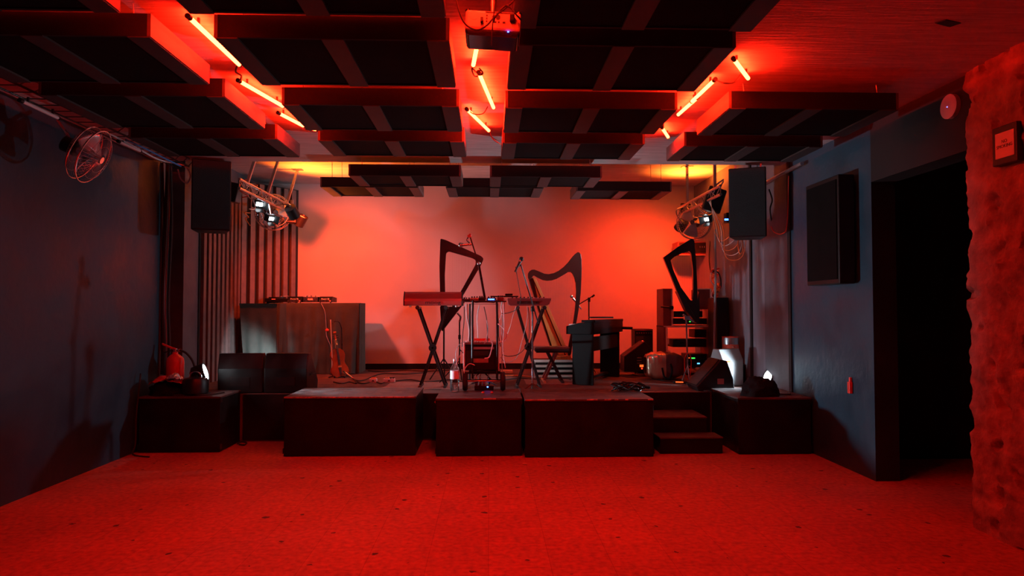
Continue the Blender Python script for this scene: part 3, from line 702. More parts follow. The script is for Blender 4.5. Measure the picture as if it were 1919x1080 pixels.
def crumple(x0, y0, L, D, z0, H, seed):
    def fn(u, v):
        n = noise.noise(V((u*3+seed, v*3, 0)))
        f = abs(noise.noise(V((u*4.5+seed, v*4, 5))))
        return V((x0+L*u, y0+D*v, z0+H*(math.sin(PI*u)**.6*.6+.5*n*math.sin(PI*u))*(.4+.6*math.sin(PI*v))+.05*f))
    return fn
solo(MB().sheet(crumple(-3.34, 6.84, .30, .2, .66, .10, 2), 14, 9, False), 'foil_wrapper', 'red_cloth', 'crumpled glossy red packet lying on the black bag', 'packet').data.materials[0] = MATS['red_cloth']
solo(MB().sheet(crumple(-3.18, 6.83, .14, .14, .70, .08, 6), 8, 6, False), 'foil_wrapper', 'foil', 'silver foil scrap lying on the red packet', 'foil')
cable([(-3.3, 6.9, .552), (-3.1, 6.88, .552), (-2.95, 6.9, .553), (-2.85, 6.87, .552), (-2.75, 6.95, .552), (-2.7, 7.1, .552)], 'black_rubber', 'black cable snaking over the left box lid', .008)
cable([WX(262, 700, -3.42)+V((.01, 0, 0)), (-3.42, 6.79, .40), (-3.42, 6.78, .1), (-3.40, 6.7, .012), (-3.2, 6.6, .008)], 'black_rubber', 'black cable dropping behind the left box to the floor', .008)
def extinguisher():
    c = W(328, 700, 7.22); t = thing('fire_extinguisher', 'red fire extinguisher with black hose on the left box', 'fire extinguisher', (c.x, 7.22, .546))
    r = .088
    MB().lathe([(r*.9, 0), (r, .012), (r, .31), (r*.93, .345), (r*.6, .375), (.028, .392), (.026, .41)], 32).build('cylinder', 'red_paint', t)
    vl = MB().cyl((0, 0, .40), (0, 0, .445), .022, .018).cyl((0, 0, .425), (.05, -.01, .43), .012).build('valve', 'steel', t)
    MB().prism([(.02, -.012, .445), (-.03, -.012, .46), (-.135, -.012, .505), (-.13, -.012, .485), (-.03, -.012, .44)], (0, .024, 0)).build('lever', 'red_plastic', vl, .002)
    MB().prism([(.02, -.01, .42), (-.03, -.01, .425), (-.11, -.01, .40), (-.11, -.01, .412), (-.03, -.01, .436)], (0, .02, 0)).build('carry_handle', 'black_metal', vl)
    MB().tube([(.05, -.01, .43), (.12, -.02, .40), (.19, -.03, .32), (.225, -.03, .2), (.23, -.03, .09), (.21, -.03, .03)], .0115, 10).build('hose', 'black_rubber', t)
    MB().cyl((.045, .0, .43), (.052, -.01, .43), .017).build('gauge', 'chrome', vl)
extinguisher()
def wedge(c, wd, rz, label, dp=.42, h=.36):
    t = thing('stage_monitor', label, 'stage monitor', (c[0], c[1], c[2]), rz, 'black wedge monitors on the stage')
    # local: back at y=0 towards the room, grille sloping away towards +y
    prof = [(0, 0), (0, h*.62), (.05, h), (.14, h), (dp, .10), (dp-.02, 0)]
    MB().prism([(-wd/2, y, z+.004) for y, z in prof], (wd, 0, 0)).build('cabinet', 'black_plastic', t, .008)
    a = V((0, .14, h)); b = V((0, dp, .10)); n = V((0, (a-b).z*-1, (a-b).y)).normalized(); n = -n if n.z < 0 else n
    MB().prism([V((-wd/2+.02, 0, 0))+a.lerp(b, .04)+n*.001, V((wd/2-.02, 0, 0))+a.lerp(b, .04)+n*.001, V((wd/2-.02, 0, 0))+a.lerp(b, .96)+n*.001, V((-wd/2+.02, 0, 0))+a.lerp(b, .96)+n*.001], n*.012).build('grille', 'grille', t)
    MB().bb((-.1, -.004, .08), (.1, .001, .17)).build('socket_plate', 'black_metal', t)
    MB().tube([(wd/2+.001, .1, h*.45), (wd/2+.025, .12, h*.47), (wd/2+.025, .2, h*.47), (wd/2+.001, .22, h*.45)], .008, 6, 3).build('handle', 'black_rubber', t)
    return t
wl = W(450, 738, 7.5); wedge((W(450, 700, 7.42).x, 7.42, SZ), .46, .10, 'black wedge monitor by the left wall box, seen from behind', h=.42)
wedge((W(535, 700, 7.44).x, 7.44, SZ), .46, -.04, 'black wedge monitor behind the large left box', h=.42)
# monitors at right
def side_wedge(px, Y, label, sc=1, rz=0):
    c = W(px, 700, Y); t = thing('stage_monitor', label, 'stage monitor', (c.x, Y, SZ), rz, 'black wedge monitors on the stage')
    prof = [(-.21, .05), (-.19, 0), (.21, 0), (.20, .13), (.13, .33), (.06, .345)]
    prof = [(x*sc, z*sc+.004) for x, z in prof]
    MB().prism([(x, 0, z) for x, z in prof], (0, .38, 0)).build('cabinet', 'black_plastic', t, .008)
    a = V((prof[0][0], .02, prof[0][1])); b = V((prof[5][0], .02, prof[5][1])); n = V((-(b-a).z, 0, (b-a).x)).normalized()
    MB().prism([a.lerp(b, .03), a.lerp(b, .97), a.lerp(b, .97)+V((0, .34, 0)), a.lerp(b, .03)+V((0, .34, 0))], n*.012).build('grille', 'grille', t)
    MB().bb((.02*sc, -.004, .08), (.09*sc, .002, .14)).build('socket_plate', 'case_red', t)
side_wedge(1341, 7.43, 'black wedge monitor at the stage right edge, seen from its side')
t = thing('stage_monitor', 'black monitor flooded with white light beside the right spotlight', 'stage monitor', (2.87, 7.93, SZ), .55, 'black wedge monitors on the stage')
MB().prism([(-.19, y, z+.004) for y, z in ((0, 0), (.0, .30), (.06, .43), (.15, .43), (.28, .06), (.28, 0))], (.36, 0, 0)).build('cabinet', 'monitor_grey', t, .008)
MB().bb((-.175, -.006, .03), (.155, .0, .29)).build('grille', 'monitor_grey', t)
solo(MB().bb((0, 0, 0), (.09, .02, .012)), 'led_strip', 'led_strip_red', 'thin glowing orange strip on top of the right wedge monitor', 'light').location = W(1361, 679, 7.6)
lump(WZ(1432, 744, .546)+V((0, .10, 0)), (.19, .13, .19), 'black cloth cap heaped in front of the right spotlight', 'cloth_dark', 'cloth_heap', 'cloth', 9, .18)
cable([(2.55, 6.75, .552), (2.7, 6.72, .553), (2.85, 6.8, .552), (3.0, 6.75, .552), (3.05, 6.9, .552)], 'black_rubber', 'black cable on the lid of the right wall box', .007)
# =================================================================== DJ TABLE
def dj_table():
    Y = 9.55; a = W(505, 568, Y); b = W(673, 568, Y); z = a.z; x0, x1 = a.x, b.x
    t = thing('dj_table', 'high table under a black cloth at the left rear of the stage', 'table', ((x0+x1)/2, Y+.3, SZ))
    MB().bb((x0+.02, Y+.03, z-.03), (x1-.02, Y+.45, z-.006)).build('tabletop', 'case_black', t, 0, True)
    for cx in (x0+.08, x1-.08):
        for cy in (Y+.1, Y+.40): MB().cyl((cx, cy, SZ+.001), (cx, cy, z-.03), .018).build('leg', 'steel', t, 0, True)
    def fn(u, v):
        # v 0 = rear edge of top, .3 = front edge, 1 = hem
        x = x0+(x1-x0)*u
        if v < .3: return V((x, Y+.45-(v/.3)*.45, z))
        w_ = (v-.3)/.7
        fold = .034*w_*(math.sin(u*26+1.5*math.sin(u*7))+.5*math.sin(u*57+w_*2))
        sag = .03*math.sin(PI*w_)*math.cos(PI*(u-.5))
        xx = x+(.008*w_*math.sin(w_*3)*(1-2*u))
        return V((xx, Y-.004+fold-sag*.4+.01*noise.noise(V((u*6+w_*3, w_*6, 1))), z-(z-SZ-.012)*w_-.004*math.sin(u*12)))
    MB().sheet(fn, 110, 44).build('cloth', 'cloth_black', t, 0, True)
    for xx, sg in ((x0, -1), (x1, 1)):
        MB().sheet(lambda u, v: V((xx+sg*.006+sg*.015*v*math.sin(u*16), Y+.45*u, z-(z-SZ-.02)*v)), 24, 20).build('cloth', 'cloth_black', t, 0, True)
    # second table to the left
    Y2 = 9.08; a2 = W(449, 569, Y2); x2 = a2.x; z2 = a2.z
    t = thing('side_table', 'narrow cloth-covered table lit blue-white left of the DJ table', 'table', ((x2+x0)/2, Y2+.2, SZ))
    x3 = W(519, 569, Y2).x
    MB().bb((x2+.01, Y2+.02, z2-.03), (x3-.01, Y2+.42, z2-.006)).build('tabletop', 'case_black', t, 0, True)
    for cx in (x2+.06, x3-.04):
        for cy in (Y2+.08, Y2+.4): MB().cyl((cx, cy, SZ+.001), (cx, cy, z2-.03), .016).build('leg', 'steel', t, 0, True)
    def fn2(u, v):
        x = x2+(x3-x2)*u
        if v < .3: return V((x, Y2+.42-(v/.3)*.45, z2))
        w_ = (v-.3)/.7
        return V((x+.07*w_*(1-u), Y2-.003+.02*w_*math.sin(u*17+w_), z2-(z2-SZ-.03)*w_))
    MB().sheet(fn2, 40, 34).build('cloth', 'cloth_black', t, 0, True)
    MB().sheet(lambda u, v: V((x3+.012*v*math.sin(u*14), Y2+.42*u, z2-(z2-SZ-.02)*v)), 18, 20).build('cloth', 'cloth_black', t, 0, True)
    return x0, x1, Y, z
tx0, tx1, TY, TTZ = dj_table()
def deck(px0, px1, label, h=.055, front=True):
    Y = TY+.06; a = W(px0, 560, Y).x; b = W(px1, 560, Y).x; wd = b-a
    t = thing('media_player', label, 'DJ player', ((a+b)/2, Y, TTZ+.001), 0, 'DJ players on the black table')
    MB().prism([(-wd/2, 0, .012), (-wd/2, 0, h*.75), (-wd/2, .06, h+.035), (-wd/2, .32, h+.02), (-wd/2, .32, .012)], (wd, 0, 0)).build('body', 'black_plastic', t, .003)
    rp = MB().bb((-wd/2+.006, -.003, .014), (wd/2-.006, .001, h*.72)).build('rear_panel', 'steel', t)
    for k, cx in enumerate((-.35, -.12, .14, .36)):
        MB().cyl((wd*cx, -.008, .028), (wd*cx, -.002, .028), .007, n=10).build('socket', ('ink', 'chrome', 'ink', 'led_red')[k], rp)
    for sx in (-1, 1): MB().cyl((sx*(wd/2-.02), .02, 0), (sx*(wd/2-.02), .02, .012), .01).build('foot', 'chrome', t)
    text('lettering', 'Pioneer DJ', .03, 'ink_white', t, (.0, .005, h+.0), (math.radians(55), 0, 0), sx=.85)
deck(538, 565, 'black DJ player with white lettering, left of the mixer')
deck(597, 622, 'black DJ player with white lettering, right of the mixer')
Y = TY+.06; a = W(568, 560, Y).x; b = W(596, 560, Y).x; wd = b-a
t = thing('dj_mixer', 'silver-panelled DJ mixer with a row of knobs on the black table', 'mixer', ((a+b)/2, Y, TTZ+.001))
MB().bb((-wd/2, 0, .012), (wd/2, .3, .085)).build('body', 'black_plastic', t, .003)
MB().bb((-wd/2+.004, -.003, .014), (wd/2-.004, .001, .082)).build('rear_panel', 'steel', t)
for k in range(7): MB().cyl((-wd*.42+k*wd*.14, .04, .085), (-wd*.42+k*wd*.14, .04, .105), .008, n=10).build('knob', ('white_plastic', 'chrome')[k % 2], t)
mb = MB()
for k in range(8): mb.cyl((-wd*.4+k*wd*.115, -.008, .03+.025*(k % 2)), (-wd*.4+k*wd*.115, -.002, .03+.025*(k % 2)), .006, n=8)
mb.build('sockets', 'ink', t)
MB().bb((-.035, -.006, .04), (.03, -.003, .06)).build('red_plugs', 'led_red', t)
Y = TY+.1; a = W(496, 560, Y).x; b = W(536, 560, Y).x; wd = b-a
t = thing('turntable', 'low dark turntable at the left end of the black table', 'turntable', ((a+b)/2, Y, TTZ+.001))
MB().bb((-wd/2, 0, .015), (wd/2, .34, .065)).build('plinth', 'black_plastic', t, .004)
MB().cyl((-.02, .17, .065), (-.02, .17, .085), .12, n=32).build('platter', 'black_metal', t)
MB().tube([(.11, .3, .09), (.115, .2, .1), (.09, .1, .095), (.05, .07, .09)], .004, 6).build('tonearm', 'chrome', t)
MB().bb((-.05, -.003, .05), (-.0, .0, .055)).build('edge_light', 'led_red', t)
cable([W(602, 569, TY-.02), W(609, 585, TY-.05), W(611, 610, TY-.05), W(612, 630, TY-.06), W(620, 652, TY-.08), W(622, 690, TY-.1)], 'grey_cable', 'thin grey lead hanging down the black tablecloth', .004)
cable([W(600, 569, TY-.02), W(607, 588, TY-.06), W(608, 620, TY-.06), W(614, 645, TY-.08), W(618, 700, TY-.12)], 'black_rubber', 'thin black lead beside the grey one on the tablecloth', .003)
solo(MB().ball((0, 0, 0), .022, 12, (1.2, 1, .9)).cyl((0, 0, .015), (0, 0, .03), .008), 'red_plug', 'red_plastic', 'small red ball-shaped plug on the lead before the tablecloth', 'plug').location = W(613, 622, TY-.09)
# =================================================================== VIOLA ON STAND
def viola():
    Y = 9.1; base = W(638, 707, Y); t = thing('viola', 'glossy brown viola standing before the black tablecloth', 'viola', (base.x, Y, base.z), .5)
    tilt = Matrix.Rotation(math.radians(5), 4, 'Y').inverted() @ Matrix.Rotation(math.radians(-12), 4, 'X')
    hw = [(0, .02), (.05, .0), (.095, .03), (.115, .075), (.105, .12), (.078, .17), (.072, .20), (.085, .245), (.093, .29), (.08, .335), (.04, .37), (.0, .378)]
    out = [(x, z) for x, z in hw]+[(-x, z) for x, z in reversed(hw[1:-1])]
    M = tilt
    MB(M).prism([(x, -.018, z) for x, z in out], (0, .036, 0)).build('body', 'viola_dark', t, .004)
    MB(M).prism([(x*1.04, -.026, (z-.19)*1.03+.19) for x, z in out], (0, .008, 0)).build('front_plate', 'viola_varnish', t, .003)
    MB(M).prism([(x*1.04, .018, (z-.19)*1.03+.19) for x, z in out], (0, .008, 0)).build('back_plate', 'viola_dark', t, .003)
    MB(M).prism([(-.016, -.035, .16), (.016, -.035, .16), (.011, -.035, .49), (-.011, -.035, .49)], (0, .007, 0)).build('fingerboard', 'ink', t)
    MB(M).prism([(-.013, -.028, .37), (.013, -.028, .37), (.01, -.028, .50), (-.01, -.028, .50)], (0, .022, 0)).build('neck', 'bow_wood', t, .003)
    MB(M).prism([(-.012, -.026, .50), (.012, -.026, .50), (.009, -.02, .575), (-.009, -.02, .575)], (0, .022, 0)).build('pegbox', 'viola_varnish', t)
    MB(M).cyl((-.018, -.012, .59), (.018, -.012, .59), .02, n=16).build('scroll', 'viola_varnish', t)
    for k in range(4):
        s_ = 1 if k % 2 else -1; MB(M).cyl((0, -.015, .515+k*.014), (s_*.04, -.015, .515+k*.014), .004, .008).build('peg', 'ink', t)
    MB(M).prism([(-.022, -.05, .135), (.022, -.05, .135), (.02, -.03, .12), (-.02, -.03, .12)], (0, .003, .003)).build('bridge', 'bow_wood', t)
    MB(M).prism([(-.02, -.037, .12), (.02, -.037, .12), (.008, -.037, .02), (-.008, -.037, .02)], (0, .006, 0)).build('tailpiece', 'ink', t)
    for k in range(4):
        x = (-.009+k*.006); MB(M).cyl((x*1.4, -.045, .10), (x*.8, -.04, .50), .0007, n=5).build('string', 'chrome', t)
    MB(M).lathe([(.0, 0), (.03, .004), (.035, .016), (.02, .02)], 16, o=(.05, -.04, .03)).build('chin_rest', 'foil', t)
    t2 = thing('instrument_stand', 'small black stand holding the viola and bow', 'stand', (base.x+.0, Y+.03, SZ))
    z0 = base.z-SZ
    MB().tube([(0, .05, .05), (0, .06, .35), (-.01, .05, .66)], .007, 8).build('post', 'black_metal', t2)
    MB().tube([(-.10, -.05, .72), (-.1, .0, .735), (-.04, .02, .735), (-.01, .05, .66)], .005, 6).build('bow_hook', 'black_metal', t2)
    for a in (-2.4, -.7, 1.57): MB().tube([(0, .05, .05), (.09*math.cos(a), .05+.09*math.sin(a), .03), (.19*math.cos(a), .05+.19*math.sin(a), .009)], .008, 8).build('foot', 'black_rubber', t2)
    for s_ in (-1, 1): MB().tube([(0, .05, .1), (s_*.06, .02, z0-.02), (s_*.07, -.07, z0-.012), (s_*.06, -.09, z0+.02)], .007, 8).build('cradle', 'black_rubber', t2)
    b0 = W(622, 705, Y-.02); b1 = W(619, 600, Y-.02)
    t3 = thing('violin_bow', 'pale wooden bow hanging upright beside the viola', 'bow', (b0.x, b0.y, b0.z))
    MB().tube([b0, (b0*.5+b1*.5)+V((.008, 0, 0)), b1], .0055, 8).build('stick', 'bow_wood', t3, 0, True)
    MB().bar(b0+V((.014, 0, .03)), b1+V((.010, 0, -.015)), .003, .008).build('hair', 'white_plastic', t3, 0, True)
    MB().box(b1+V((.005, 0, -.01)), (.014, .008, .03)).build('tip', 'white_plastic', t3, 0, True)
    MB().box(b0+V((.008, 0, .03)), (.018, .012, .04)).build('frog', 'ink', t3, 0, True)
viola()
t = thing('clip_microphone', 'small silver microphone lying by the viola foot', 'microphone', W(655, 703, 8.95))
MB().cyl(W(648, 699, 8.95), W(660, 708, 8.9), .010, .008).build('body', 'chrome', t, 0, True)
MB().cyl(W(644, 696, 8.97), W(648, 699, 8.95), .014, .012).build('head', 'black_metal', t, 0, True)
MB().ball(W(661, 709, 8.9), .009).build('tip', 'red_plastic', t, 0, True)
# =================================================================== HARPS
def poly(pts, ox, oy, sc, Y): return [W(ox+a/sc, oy+b/sc, Y) for a, b in pts]
def rnd(pts, k=1, f=.22, mx=9):
    n = len(pts); out = []
    if k > 1:
        for i in range(n):
            p, a, b = V(pts[i-1]), V(pts[i]), V(pts[(i+1) % n])
            d0 = min(mx, (p-a).length*.4); d1 = min(mx, (b-a).length*.4)
            s0 = a+(p-a).normalized()*d0; s1 = a+(b-a).normalized()*d1
            for t_ in (0, .33, .67, 1): out.append(tuple(s0*(1-t_)**2+a*2*t_*(1-t_)+s1*t_*t_))
        return out
    for _ in range(k):
        out = []; n = len(pts)
        for i in range(n):
            a, b = pts[i], pts[(i+1) % n]
            out.append((a[0]*(1-f)+b[0]*f, a[1]*(1-f)+b[1]*f)); out.append((a[0]*f+b[0]*(1-f), a[1]*f+b[1]*(1-f)))
        pts = out
    return pts
def frame_harp(ox, oy, sc, Y, outer, inner, th, label, m, strings, box, anchor):
    a = W(*anchor, Y); t = thing('frame_harp', label, 'harp', (a.x, Y, a.z), 0)
    O = poly(rnd(outer, 2), ox, oy, sc, Y); I = poly(rnd(inner, 2), ox, oy, sc, Y)
    MB().ring_prism(O, I, (0, th, 0)).build('frame', m, t, .004, True)
    B = poly(box, ox, oy, sc, Y-.03)
    MB().prism(B, (0, th+.06, 0)).build('soundbox', m, t, .006, True)
    for (p, q_) in strings:
        MB().cyl(W(ox+p[0]/sc, oy+p[1]/sc, Y+th/2), W(ox+q_[0]/sc, oy+q_[1]/sc, Y+th/2), .0011, n=5, caps=False).build('string', 'string', t, 0, True)
    # tuning pins along the neck
    pn = MB()
    (p0, q0), (p1, q1) = strings[0], strings[-1]
    k = len(strings)
    for i in range(k):
        x = ox+(strings[i][0][0])/sc; y = oy+(strings[i][0][1])/sc
        pn.cyl(W(x, y-3, Y+.001), W(x, y-3, Y-.014), .003, n=6)
    pn.build('tuning_pins', 'chrome', t, 0, True)
    return t
# left dark harp (pixels of a 3.177x enlargement from 700,420)
st = []
for i in range(22):
    u = i/21; x = 438+u*160; yt = 160+u*48; yb = 530-u*250
    st.append(((x, yt), (x, yb+10)))
frame_harp(700, 420, 3.177, 8.75, [(398, 86), (430, 95), (640, 190), (656, 206), (640, 245), (545, 405), (412, 640), (404, 635), (396, 420), (392, 250)],
           [(430, 200), (432, 172), (448, 163), (590, 204), (608, 215), (608, 240), (540, 365), (440, 540), (428, 500), (424, 300)], .05,
           'dark triangular harp standing behind the left keyboard', 'harp_black', st, [(395, 492), (512, 492), (548, 428), (540, 470), (412, 636), (404, 632)], (832, 619))
c0 = W(832, 619, 8.79)
t = thing('harp_stand', 'thin black stand under the dark triangular harp', 'stand', (c0.x, 8.78, SZ))
MB().cyl((0, .0, .25), (0, .0, c0.z-SZ+.02), .011).build('post', 'black_metal', t)
for a in (-2.6, -.5, 1.57): MB().tube([(0, 0, .27), (.2*math.cos(a), .2*math.sin(a), .012)], .009, 8).build('leg', 'black_metal', t)
# wooden lever harp (3.273x enlargement from 920,450)
def lever_harp():
    ox, oy, sc, Y = 920, 450, 3.273, 9.15
    a = W(1058, 674, Y); t = thing('lever_harp', 'wooden lever harp with amber soundboard on the flight case', 'harp', (a.x, Y, a.z))
    neck = [(226, 225), (230, 195), (258, 178), (290, 190), (340, 212), (400, 200), (460, 155), (510, 90), (538, 70), (556, 92), (558, 200), (550, 360), (530, 480), (500, 640), (492, 712), (468, 712), (480, 620), (503, 520), (520, 400), (524, 280), (508, 215), (484, 190), (440, 218), (390, 246), (330, 252), (285, 230), (262, 215), (250, 235), (232, 245)]
    MB().prism(poly(rnd(neck, 1, .25), ox, oy, sc, Y), (0, .045, 0)).build('neck_and_pillar', 'harp_brown', t, .004, True)
    sb = [(232, 238), (262, 225), (490, 712), (500, 735), (400, 735), (352, 640), (300, 420)]
    MB().prism(poly([(232, 238), (258, 232), (432, 600), (468, 712), (385, 712), (350, 610), (290, 430)], ox, oy, sc, Y+.045), (0, .16, 0)).build('soundbox', 'harp_brown', t, .008, True)
    MB().prism(poly([(268, 270), (452, 705), (392, 705), (300, 420)], ox, oy, sc, Y+.03), (0, .014, 0)).build('soundboard', 'amber_wood', t, .002, True)
    MB().prism(poly([(258, 232), (275, 232), (482, 700), (462, 712)], ox, oy, sc, Y+.01), (0, .03, 0)).build('string_rib', 'orange_cable', t, .002, True)
    MB().prism(poly([(385, 710), (490, 710), (496, 738), (380, 738)], ox, oy, sc, Y-.03), (0, .24, 0)).build('base', 'amber_wood', t, .006, True)
    for i in range(26):
        u = i/25; x = 285+u*215
        yt = 232+ (18*math.sin(min(u*2.2, 1)*PI) if u < .45 else 0) - (55*((u-.45)/.55)**1.1 if u > .45 else 0)
        xb = 275+ (x-275)*.95; yb = 238+(xb-268)*2.25
        MB().cyl(W(ox+x/sc, oy+yt/sc, Y+.022), W(ox+xb/sc, oy+min(yb, 700)/sc, Y+.022), .0010, n=5, caps=False).build('string', 'string', t, 0, True)
lever_harp()
st = []
for i in range(12):
    u = i/11; x = 225+u*205; st.append(((x, 318-u*72), (x, 395+u*350)))
frame_harp(1220, 430, 5.686, 8.7, [(132, 300), (290, 185), (435, 98), (462, 118), (478, 300), (492, 560), (498, 760), (512, 660), (520, 860), (512, 990), (492, 1006), (470, 985), (370, 860), (278, 660), (215, 500)],
           [(208, 330), (250, 292), (330, 255), (410, 232), (428, 260), (448, 420), (452, 640), (444, 752), (425, 762), (400, 730), (320, 620), (240, 440)], .05,
           'black angular harp leaning on a stand before the rack', 'harp_black', st, [(276, 660), (310, 650), (400, 810), (480, 960), (495, 1004), (470, 985), (370, 862)], (1306, 606))
b0 = W(1289, 712, 8.55); b1 = W(1286, 592, 8.62)
t = thing('harp_stand', 'chrome stand holding up the black angular harp', 'stand', (b0.x, 8.55, SZ))
MB().cyl(V((b0.x, 8.55, SZ+.10)), V((b0.x, 8.6, b1.z)), .010).build('post', 'chrome', t, 0, True)
MB().tube([W(1283, 690, 8.55), W(1284, 700, 8.55), W(1289, 712, 8.55), W(1294, 700, 8.55), W(1295, 672, 8.55), W(1289, 662, 8.55), W(1283, 672, 8.55)], .006, 6, 3, True).build('brace', 'red_plastic', t, 0, True)
for p in ((1278, 714), (1316, 702), (1292, 717)): MB().tube([V((b0.x, 8.55, SZ+.2)), W(p[0], p[1], 8.55+(.12 if p[1] < 710 else -.1))*1.0], .008, 6, 1).build('leg', 'chrome', t, 0, True)
MB().box(W(1287, 596, 8.6), (.07, .06, .05)).cyl(W(1280, 590, 8.6), W(1300, 604, 8.66), .014).build('clamp', 'chrome', t, .005, True)
# =================================================================== KEYBOARD LEFT + STAND
def xstand(tl, bl, tr, br, cx, Y, D, label, group=None):
    """tl->br and tr->bl are the two crossing legs, in pixels at depth Y"""
    c = W(*cx, Y); t = thing('keyboard_stand', label, 'keyboard stand', (c.x, Y+D/2, SZ), 0, 'crossed-leg keyboard stands')
    def fl(p, yy):
        q_ = W(*p, Y); return V((q_.x, yy, SZ+.02))
    for (a, b) in ((tl, br), (tr, bl)):
        for k, yy in enumerate((Y, Y+D)):
            p = W(*a, Y); q_ = fl(b, yy); q_.x = W(*b, Y).x
            MB().bar((p.x, yy+(.0 if a is tl else .028), p.z), (q_.x, yy+(.0 if a is tl else .028), SZ+.03), .026, .022).build('leg', 'black_metal', t, 0, True)
        p = W(*a, Y); MB().cyl((p.x, Y-.05, p.z), (p.x, Y+D+.06, p.z), .016).build('top_arm', 'black_metal', t, 0, True)
        MB().cyl((p.x, Y-.06, p.z), (p.x, Y-.04, p.z), .023).build('end_cap', 'chrome' if a is tl else 'black_rubber', t, 0, True)
        q_ = W(*b, Y); MB().cyl((q_.x, Y-.06, SZ+.018), (q_.x, Y+D+.08, SZ+.018), .016).build('foot_bar', 'black_rubber', t, 0, True)
    MB().cyl((c.x, Y-.03, c.z), (c.x, Y-.012, c.z), .045, n=20).build('lock_disc', 'black_plastic', t, 0, True)
    MB().cyl((c.x, Y-.03, c.z), (c.x, Y+D, c.z), .012).build('pivot', 'steel', t, 0, True)
def leftkeys():
    Y = 7.78; a = W(756, 574, Y); b = W(867, 574, Y); top = W(800, 547, Y).z; z0 = a.z; H = top-z0; wd = b.x-a.x
    t = thing('synthesizer', 'red-lit synthesizer with curved back facing the room on the left stand', 'synthesizer', ((a.x+b.x)/2, Y, z0))
    prof = [(0, .006), (-.012, .02), (-.02, H*.35), (-.012, H*.52), (.01, H*.7), (.03, H*.86), (.05, H), (.075, H-.005), (.14, H*.55), (.16, .05), (.33, .035), (.33, 0.006)]
    MB().prism([(-wd/2+.012, y, z) for y, z in prof], (wd-.024, 0, 0), False).build('body', 'moog_red', t, .004)
    for s_ in (-1, 1):
        p2 = [(y*1.02-.004, z*1.04-.002) for y, z in prof]
        x = s_*(wd/2-.006)
        MB().prism([(x-.006, y, z) for y, z in p2], (.012, 0, 0)).build('end_cheek', 'ink', t, .002)
    for k in range(22):
        x = -wd/2+.03+k*(wd-.06)/22; MB().bb((x, .165, .05), (x+(wd-.06)/22-.0015, .31, .062)).build('key', 'key_white', t)
    for k in range(6): MB().cyl((-.25+k*.1, .1, H*.72), (-.25+k*.1, .11, H*.72+.025), .011, n=12).build('knob', 'black_plastic', t)
    for sx in (-.26, .26): MB().cyl((sx, .03, -.012), (sx, .03, .006), .012).build('foot', 'white_plastic', t)
    text('lettering', 'moog', .052, 'ink', t, (.0, -.0235, H*.25), (PI/2-.06, 0, 0), sx=1.5)
    return z0
leftkeys()
xstand((783, 577), (787, 722), (836, 577), (834, 722), (811, 652), 7.85, .22, 'black crossed-leg stand under the left synthesizer')
def rightkeys():
    Y = 7.75; a = W(951, 573, Y); b = W(1033, 573, Y); top = W(990, 559, Y).z; z0 = a.z; H = top-z0; wd = b.x-a.x
    t = thing('synthesizer', 'slim dark synthesizer with rear sockets on the right stand', 'synthesizer', ((a.x+b.x)/2, Y, z0))
    MB().prism([(-wd/2, 0, H), (wd/2, 0, H), (wd/2, 0, H*.85), (wd/2-.02, 0, H*.2), (wd/2-.05, 0, 0), (-wd/2+.03, 0, 0), (-wd/2+.01, 0, H*.2), (-wd/2, 0, H*.8)], (0, .3, 0)).build('body', 'synth_body', t, .003)
    MB().bb((-wd/2, -.004, H-.006), (wd/2+.002, .302, H+.002)).build('top_trim', 'steel', t)
    MB().bb((-wd*.28, -.003, H*.2), (wd*.22, .001, H*.6)).build('socket_strip', 'ink', t)
    for k, x in enumerate((-.1, -.02, .03, .08)): MB().cyl((x, -.012, H*.4), (x, -.002, H*.4), .007, n=10).build('socket', 'chrome', t)
    for k in range(9): MB().cyl((-wd*.38+k*wd*.09, .06, H+.002), (-wd*.38+k*wd*.09, .06, H+.016), .008, n=10).build('knob', 'black_plastic', t)
    for k in range(15):
        x = -wd/2+.02+k*(wd-.04)/15; MB().bb((x, .16, H+.002), (x+(wd-.04)/15-.0015, .29, H+.011)).build('key', 'key_white', t)
rightkeys()
xstand((970, 577), (970, 728), (1020, 577), (1012, 722), (990, 650), 7.83, .2, 'black crossed-leg stand under the right synthesizer')
# =================================================================== WATER BOTTLE
c = WZ(852, 734, .551)
t = thing('water_bottle', 'clear plastic water bottle standing left of the trolley wheel', 'bottle', (c.x, c.y, .551))
MB().lathe([(.03, 0), (.044, .004), (.046, .03), (.043, .07), (.046, .1), (.046, .2), (.044, .235), (.025, .275), (.015, .29), (.0145, .315)], 26).build('body', 'bottle_plastic', t)
MB().lathe([(.0005, .004), (.042, .006), (.043, .03), (.040, .07), (.043, .1), (.043, .18), (.0005, .18)], 22).build('water', 'water', t)
MB().lathe([(.0468, .13), (.0468, .215)], 26).build('paper_label', 'label_white', t, 0, solid=.0005)
MB().cyl((0, 0, .312), (0, 0, .335), .017, n=16).build('cap', 'white_plastic', t)
